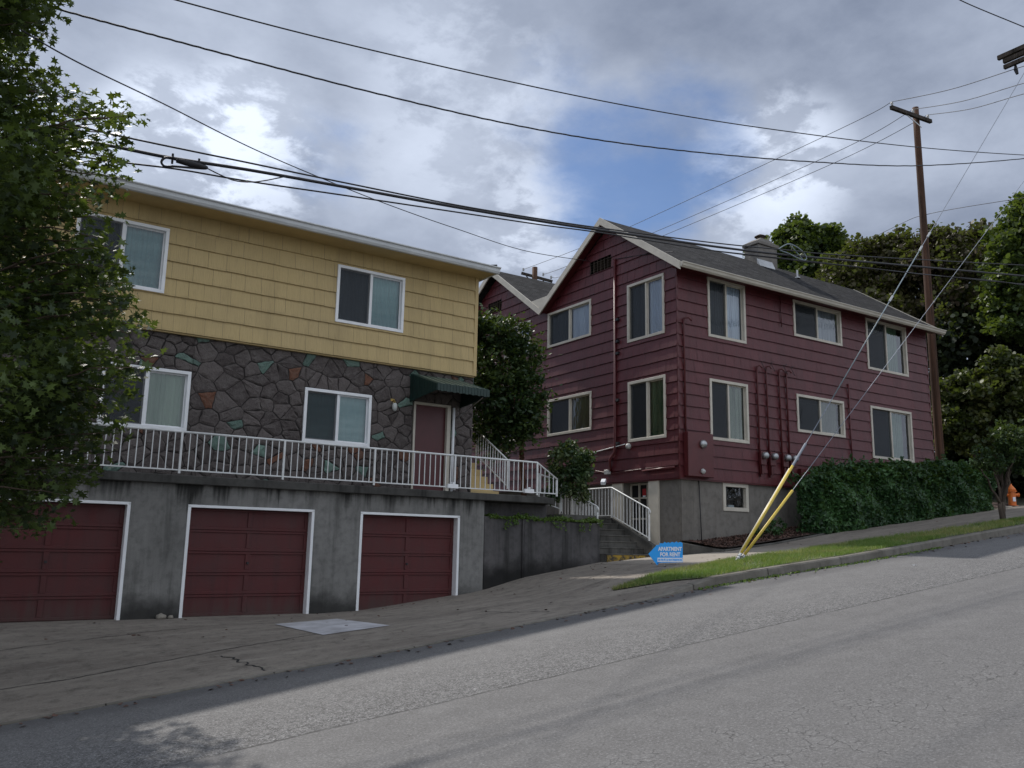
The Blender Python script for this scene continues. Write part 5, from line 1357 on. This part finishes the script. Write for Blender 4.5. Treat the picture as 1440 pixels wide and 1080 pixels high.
# telephone bundle
cab = {
 'A': ([(60, 165), (172, 192), (350, 229), (480, 256), (640, 288), (760, 308), (840, 320), (1000, 341), (1110, 352), (1190, 359), (1440, 373), (1560, 378)], .013, 'upper thin cable of the telephone bundle in front of the houses'),
 'B': ([(60, 188), (160, 206), (240, 222), (350, 239), (480, 262), (640, 291), (760, 311), (840, 323), (1000, 346), (1100, 358), (1190, 366), (1440, 388), (1560, 398)], .024, 'thick black telephone cable, the heaviest of the bundle'),
 'C': ([(60, 212), (160, 227), (250, 238), (350, 255), (500, 277), (640, 298), (760, 316), (850, 328), (1000, 352), (1100, 364), (1190, 374), (1400, 396), (1560, 410)], .013, 'lower thin cable of the telephone bundle in front of the houses')}
for k, (px, r_, lab) in cab.items():
    yc_ = {'A': 12.1, 'B': 12.35, 'C': 12.62}[k]; wire('telephone_cable', yw(px, yc_, yc_), r_, lab)
# splice loop hanging on the thick cable
def splice():
    o_ = onY(225, 230, 12.33)
    root = thing('cable_splice', o_, 'coiled black splice loop hanging from the thick telephone cable at left', 'cable loop')
    loop = [onY(x, y, 12.31) for x, y in ((245, 222), (232, 222), (227, 228), (232, 234), (245, 234), (270, 236), (289, 237), (289, 234), (270, 228), (245, 224))]
    mb = MB(); mb.tube(smoothpath(loop, 5), .018, 6); mb.build('cable_loop', 'wire_black', root, smooth=True)
    mb = MB(); mb.tube([onY(248, 226, 12.29), onY(262, 229, 12.29), onY(280, 233, 12.29), onY(290, 236, 12.29)], [.03, .045, .04, .02], 8); mb.build('splice_case', 'wire_black', root, smooth=True)
    for x, y in ((243, 219), (280, 226)): mb = MB(); q = onY(x, y, 12.33); mb.tube([q+Vector((0, 0, .03)), q-Vector((0, 0, .12))], .016, 6); mb.build('hanger', 'wire_black', root)
    mb = MB(); mb.tube(smoothpath([onY(x, y, 12.32) for x, y in ((290, 236), (310, 246), (330, 254), (352, 256), (372, 254), (402, 248))], 5), .009, 6); mb.build('tail_wire', 'wire_black', root, smooth=True)
splice()
# storage loop (bow shaped) on the strand over the roof
def bow():
    root = thing('cable_storage_loop', onY(1112, 355, 12.4), 'pale green bow shaped cable storage loop hanging near the chimney', 'cable loop')
    a_ = [(1095, 350), (1103, 345), (1110, 343), (1120, 347), (1129, 354), (1134, 362), (1131, 366), (1120, 362), (1108, 356), (1097, 352), (1095, 350)]
    mb = MB(); mb.tube(smoothpath([onY(x, y, 12.32) for x, y in a_], 4), .013, 6); mb.build('cable_loop', 'fibreglass_rod', root, smooth=True)
    mb = MB(); mb.tube([onY(1110, 343, 12.32), onY(1130, 366, 12.32)], .012, 6); mb.build('frame_bar', 'fibreglass_rod', root)
bow()
# primary conductors far pole > tall pole > right pole
e2 = [onY(1440, 93, 12.), onY(1440, 117, 12.), onY(1440, 132, 12.)]
tgt = [(736, 379), (764, 386), (775, 390)]
for k in range(3):
    q0 = at(*tgt[k], 46); q1 = ins1[k]
    pxs = [[(810, 351), (890, 317), (1180, 182)], [(793, 376), (924, 325), (1180, 212)], [(800, 385), (941, 328), (1180, 226)]][k]
    mids = []
    # points on the vertical plane through both ends
    d = (q1-q0); nrm = Vector((-d.y, d.x, 0)).normalized()
    for x, y in pxs: rr = Vector(ray(x, y)); t = q0.dot(nrm)/rr.dot(nrm); mids.append(rr*t)
    wire('power_line', [q0]+mids+[q1], .011, ['upper', 'middle', 'lower'][k]+' power line from the tall pole down to the far pole behind the roofs')
    q2 = Vector((25.5+.1*k, 12.15-.45*k, 14.9)); q2 = [onX(1440, 93, 25.3), onX(1440, 117, 25.3), onX(1440, 132, 25.3)][k]; ex = q2+(q2-q1)*.35
    wire('power_line', [q1, q1.lerp(q2, .5)+Vector((0, 0, -.12)), q2, ex], .011, ['upper', 'middle', 'lower'][k]+' power line from the tall pole to the right edge')
wire('overhead_wire', [at(1330, -18, 20), at(1350, 0, 20), at(1440, 38, 20), at(1480, 55, 20)], .012, 'short wire crossing the top right corner of the sky')
wire('overhead_wire', [at(1060, 440, 45), at(1110, 403, 44), at(1150, 375, 42), at(1260, 318, 36), at(1310, 300, 31), at(1440, 278, 27), at(1500, 268, 26)], .010, 'faint wire rising over the back trees past the tall pole')
wire('overhead_wire', yw([(1000, 352), (1180, 372), (1300, 386), (1392, 394), (1440, 401), (1520, 412)], 11.6, 11.6), .009, 'lowest thin wire passing in front of the back trees')
wire('overhead_wire', [at(1330, 520, 40), at(1360, 480, 38), at(1440, 462, 36), at(1500, 450, 36)], .011, 'pale wire low among the dark trees at the right')
# guy wires with yellow guards
def guy(pix_top, pix_mid, pix_guard, pix_anchor, A, topP, label, r_, rod):
    root = thing('guy_wire', A, label, 'guy wire')
    A = Vector(A); Tp = Vector(topP); d = (Tp-A); L_ = d.length; dn = d.normalized()
    def tpx(px):     # parameter whose projection has this y
        best = min(range(2000), key=lambda k: abs(540-FPX*((A+d*k/2000).dot(Vector(CU)))/((A+d*k/2000).dot(Vector(CF)))-px)); return best/2000
    tg = tpx(pix_guard[1])
    mb = MB(); mb.tube([A, Tp], .007 if not rod else .009, 6); mb.build('strand', 'steel_strand', root)
    side = dn.cross(Vector((0, 0, 1))).normalized()
    p0 = A+dn*.28; p1_ = A+d*tg
    mb = MB(); mb.tube([p0, p1_], .029, 8); mb.build('guard', 'guard_yellow', root, smooth=True)
    if rod:
        mb = MB(); mb.tube([p0-side*.045, A+d*(tg*.97)-side*.045], .02, 6); mb.build('guard_edge', 'guard_white', root, smooth=True)
        t0, t1 = tpx(560), tpx(350); mb = MB(); mb.tube([A+d*t0, A+d*t1], .013, 8); mb.build('insulating_rod', 'fibreglass_rod', root, smooth=True)
        for t in (t1, tpx(330), tpx(420)): mb = MB(); mb.tube([A+d*t-dn*.1, A+d*t+dn*.1], .026, 8); mb.build('clamp', 'galvanized', root)
        mb = MB(); mb.tube([A+d*tg, A+d*(tg+.035)], .028, 8); mb.build('wire_grip', 'steel_strand', root)
    mb = MB(); mb.tube([A-dn*.05, A+dn*.34], .03, 8)
    for k in range(5): mb.tube([A+dn*(.03+.06*k), A+dn*(.055+.06*k)], .042, 8)
    mb.build('anchor_rod', 'galvanized', root)
A1 = onY(1031, 797, 12.45); A2 = A1+Vector((.10, .03, .0))
def anchor_top(x, y, X): return onX(x, y, X)
guy(None, None, (1115, 655), None, A1, onX(1444, 96, 25.5), 'pale guy wire with long yellow guard, the upper of two rising from the grass', .012, True)
guy(None, None, (1112, 690), None, A2, onX(1442, 252, 25.5), 'thinner guy wire with short yellow guard, the lower of two rising from the grass', .010, False)

# ------------------------------------------------------------------ arrow sign
def text_mesh(s, size, T, m, parent, name='lettering', width=None, bold=.0):
    cu = bpy.data.curves.new(name, 'FONT'); cu.body = s; cu.size = size; cu.align_x = 'CENTER'; cu.extrude = .0008; cu.offset = bold
    o = bpy.data.objects.new('tmp', cu); COL.objects.link(o)
    bpy.context.view_layer.update()
    me = bpy.data.meshes.new_from_object(o.evaluated_get(bpy.context.evaluated_depsgraph_get())); COL.objects.unlink(o); bpy.data.objects.remove(o)
    xs = [v.co.x for v in me.vertices]; k = (width/(max(xs)-min(xs))) if width else 1
    org = T(0, 0)
    for v in me.vertices:
        p = T(v.co.x*k, v.co.y)+(SN*(v.co.z+.0085)); v.co = p-org
    me.materials.append(MATS[m]); ob = bpy.data.objects.new(name, me); COL.objects.link(ob); return place(ob, org, parent)
c_ = onY(937, 779, 13.75); 
SA = Vector((math.cos(R(-26)), math.sin(R(-26)), .015)).normalized(); SN = Vector((SA.y, -SA.x, 0)).normalized()
if SN.dot(c_) > 0: SN = -SN
SU = Vector((0, 0, 1))
def ST(a, z): return c_+SA*a+SU*z
def sign():
    root = thing('arrow_sign', Vector((c_.x, c_.y, top(c_.x, c_.y))), 'blue arrow shaped apartment for rent sign standing on the sidewalk', 'sign')
    S = 1/62.
    out = [(-24, 0), (-12.5, -14.5), (-12.5, -11.5), (22, -10.5), (22, 14), (19, 15.5), (16, 14.5), (14, 16), (11, 14.5), (8, 15.5), (5, 14), (3, 15), (0, 14), (-2, 15.5), (-4, 13.5), (-9, 13.8), (-9, 11.5), (-12.5, 11.5)]
    mb = MB(); k = len(out); i = 0
    for sd in (.004, -.004):
        for a, z in out: mb.v.append(ST(a*S, z*S)+SN*sd)
    # concave outline: ear-free fan from the inner point
    mb.v.append(ST(0, 0)+SN*.004); mb.v.append(ST(0, 0)-SN*.004); 
    for j in range(k):
        n2 = (j+1) % k
        mb.f += [[2*k, j, n2], [2*k+1, k+j, k+n2], [j, n2, k+n2, k+j]]; mb.uv += [[(0, 0)]*3, [(0, 0)]*3, [(0, 0)]*4]; mb.mi += [0]*3
    mb.build('sign_board', 'sign_blue', root)
    mb = MB(lambda a, n, z: ST(a*S, z*S)+SN*(.004+n)); mb.box(-12, 21.5, .0, .003, -10.2, -4.8); bd_ = mb.build('white_band', 'sign_white', root)
    mb = MB(lambda a, n, z: ST(a*S, z*S)+SN*(.004+n)); rr = random.Random(4); x = -11
    while x < 20.3:
        ww = rr.uniform(.5, 1.1); mb.box(x, x+ww, .003, .005, -8.8+rr.uniform(-.2, .4), -6.2+rr.uniform(-.3, .3)); x += ww+rr.choice([.35, .35, .9])
    mb.build('small_print', 'sign_blue', root)
    text_mesh('APARTMENT', .11, lambda a, z: ST(5*S+a, z+4.1*S), 'sign_white', root, width=32*S, bold=.0045)
    text_mesh('FOR RENT', .11, lambda a, z: ST(5*S+a, z-2.9*S), 'sign_white', root, width=27*S, bold=.0045)
    mb = MB()
    for a in (-3, 14): mb.tube([ST(a*S, -10*S)-SN*.006, Vector((ST(a*S, 0).x, ST(a*S, 0).y, top(ST(a*S, 0).x, ST(a*S, 0).y)-.05))], .004, 5)
    mb.build('stake', 'galvanized', root)
sign()

# ------------------------------------------------------------------ hydrant
def hydrant():
    b0 = onY(1424, 713, 15.2); root = thing('fire_hydrant', b0, 'orange fire hydrant beyond the hedge at the right edge', 'fire hydrant')
    V = lambda z: b0+Vector((0, 0, z))
    mb = MB(); mb.tube([V(0), V(.05), V(.05), V(.48), V(.5), V(.53)], [.17, .17, .12, .12, .16, .16], 14); mb.build('barrel', 'hydrant_orange', root, smooth=False)
    mb = MB(); mb.tube([V(.53), V(.60), V(.68), V(.72), V(.76)], [.15, .13, .07, .035, .03], 14); mb.build('bonnet', 'hydrant_orange', root, smooth=True)
    for k, a in enumerate((-40, 140, 50)):
        d = Vector((math.cos(R(a)), math.sin(R(a)), 0)); mb = MB(); mb.tube([V(.40), V(.40)+d*.2, V(.40)+d*.2, V(.40)+d*.23], [.055, .055, .07, .07], 10); mb.build('outlet', 'hydrant_orange', root)
    mb = MB(Frame(b0, CR*np.array([1, 1, 0]), -CF*np.array([1, 1, 0]))); mb.box(-.04, .05, .12, .135, .18, .32); mb.build('tag_plate', 'sign_white', root)
hydrant()
# stones and litter
def rock(name, p, s, m, label, cat, seed, group=None):
    bm = bmesh.new(); bmesh.ops.create_icosphere(bm, subdivisions=2, radius=1); r = random.Random(seed); ofs = Vector((seed, 0, 0))
    for v in bm.verts: v.co = v.co*(1+.35*noise.noise(v.co*1.4+ofs)); v.co = Vector((v.co.x*s[0], v.co.y*s[1], v.co.z*s[2]))
    me = bpy.data.meshes.new(name); bm.to_mesh(me); bm.free(); me.materials.append(MATS[m])
    for f in me.polygons: f.use_smooth = True
    o = bpy.data.objects.new(name, me); COL.objects.link(o); place(o, Vector(p)+Vector((0, 0, s[2]*.6)), None); return tag(o, label, cat, group)
q = YF(16.4)(3.95, .08, -1.34); rock('stone', q, (.09, .06, .055), 'pebble', 'larger pale stone at the foot of the wall between two garage doors', 'stone', 1)
q = YF(16.4)(4.12, .06, -1.34); rock('stone', q, (.05, .04, .035), 'pebble', 'smaller pale stone at the foot of the wall between two garage doors', 'stone', 5)
for k, (px, py) in enumerate(((1412, 716), (1420, 717), (1430, 717), (1437, 718), (1443, 717))):
    p = onY(px, py, 14.9); rock('stone', p, (.14, .12, .08), 'pebble', 'grey rocks lying in a row at the foot of the orange hydrant', 'stone', 11+k, 'rocks at the hydrant')
def litter(px, py, s, label):
    r_ = ray(px, py); t = -1.95/(r_[2]-.12*r_[0]); p = Vector(r_*t); p.z = top(p.x, p.y)
    mb = MB(); rr = random.Random(px); c = [p+Vector((rr.uniform(-1, 1)*s, rr.uniform(-1, 1)*s*.6, .008+rr.random()*.03)) for _ in range(6)]
    for a_, b2, c2 in ((0, 1, 2), (1, 3, 2), (2, 3, 4), (3, 5, 4)): mb.face([c[a_], c[b2], c[c2]], [(0, 0)]*3, raw=True)
    tag(mb.build('litter', 'litter_white', fix=False), label, 'litter')
litter(1394, 757, .1, 'crumpled white litter in the gutter below the small street tree')
litter(1286, 796, .08, 'flat white scrap of paper on the sunlit road')
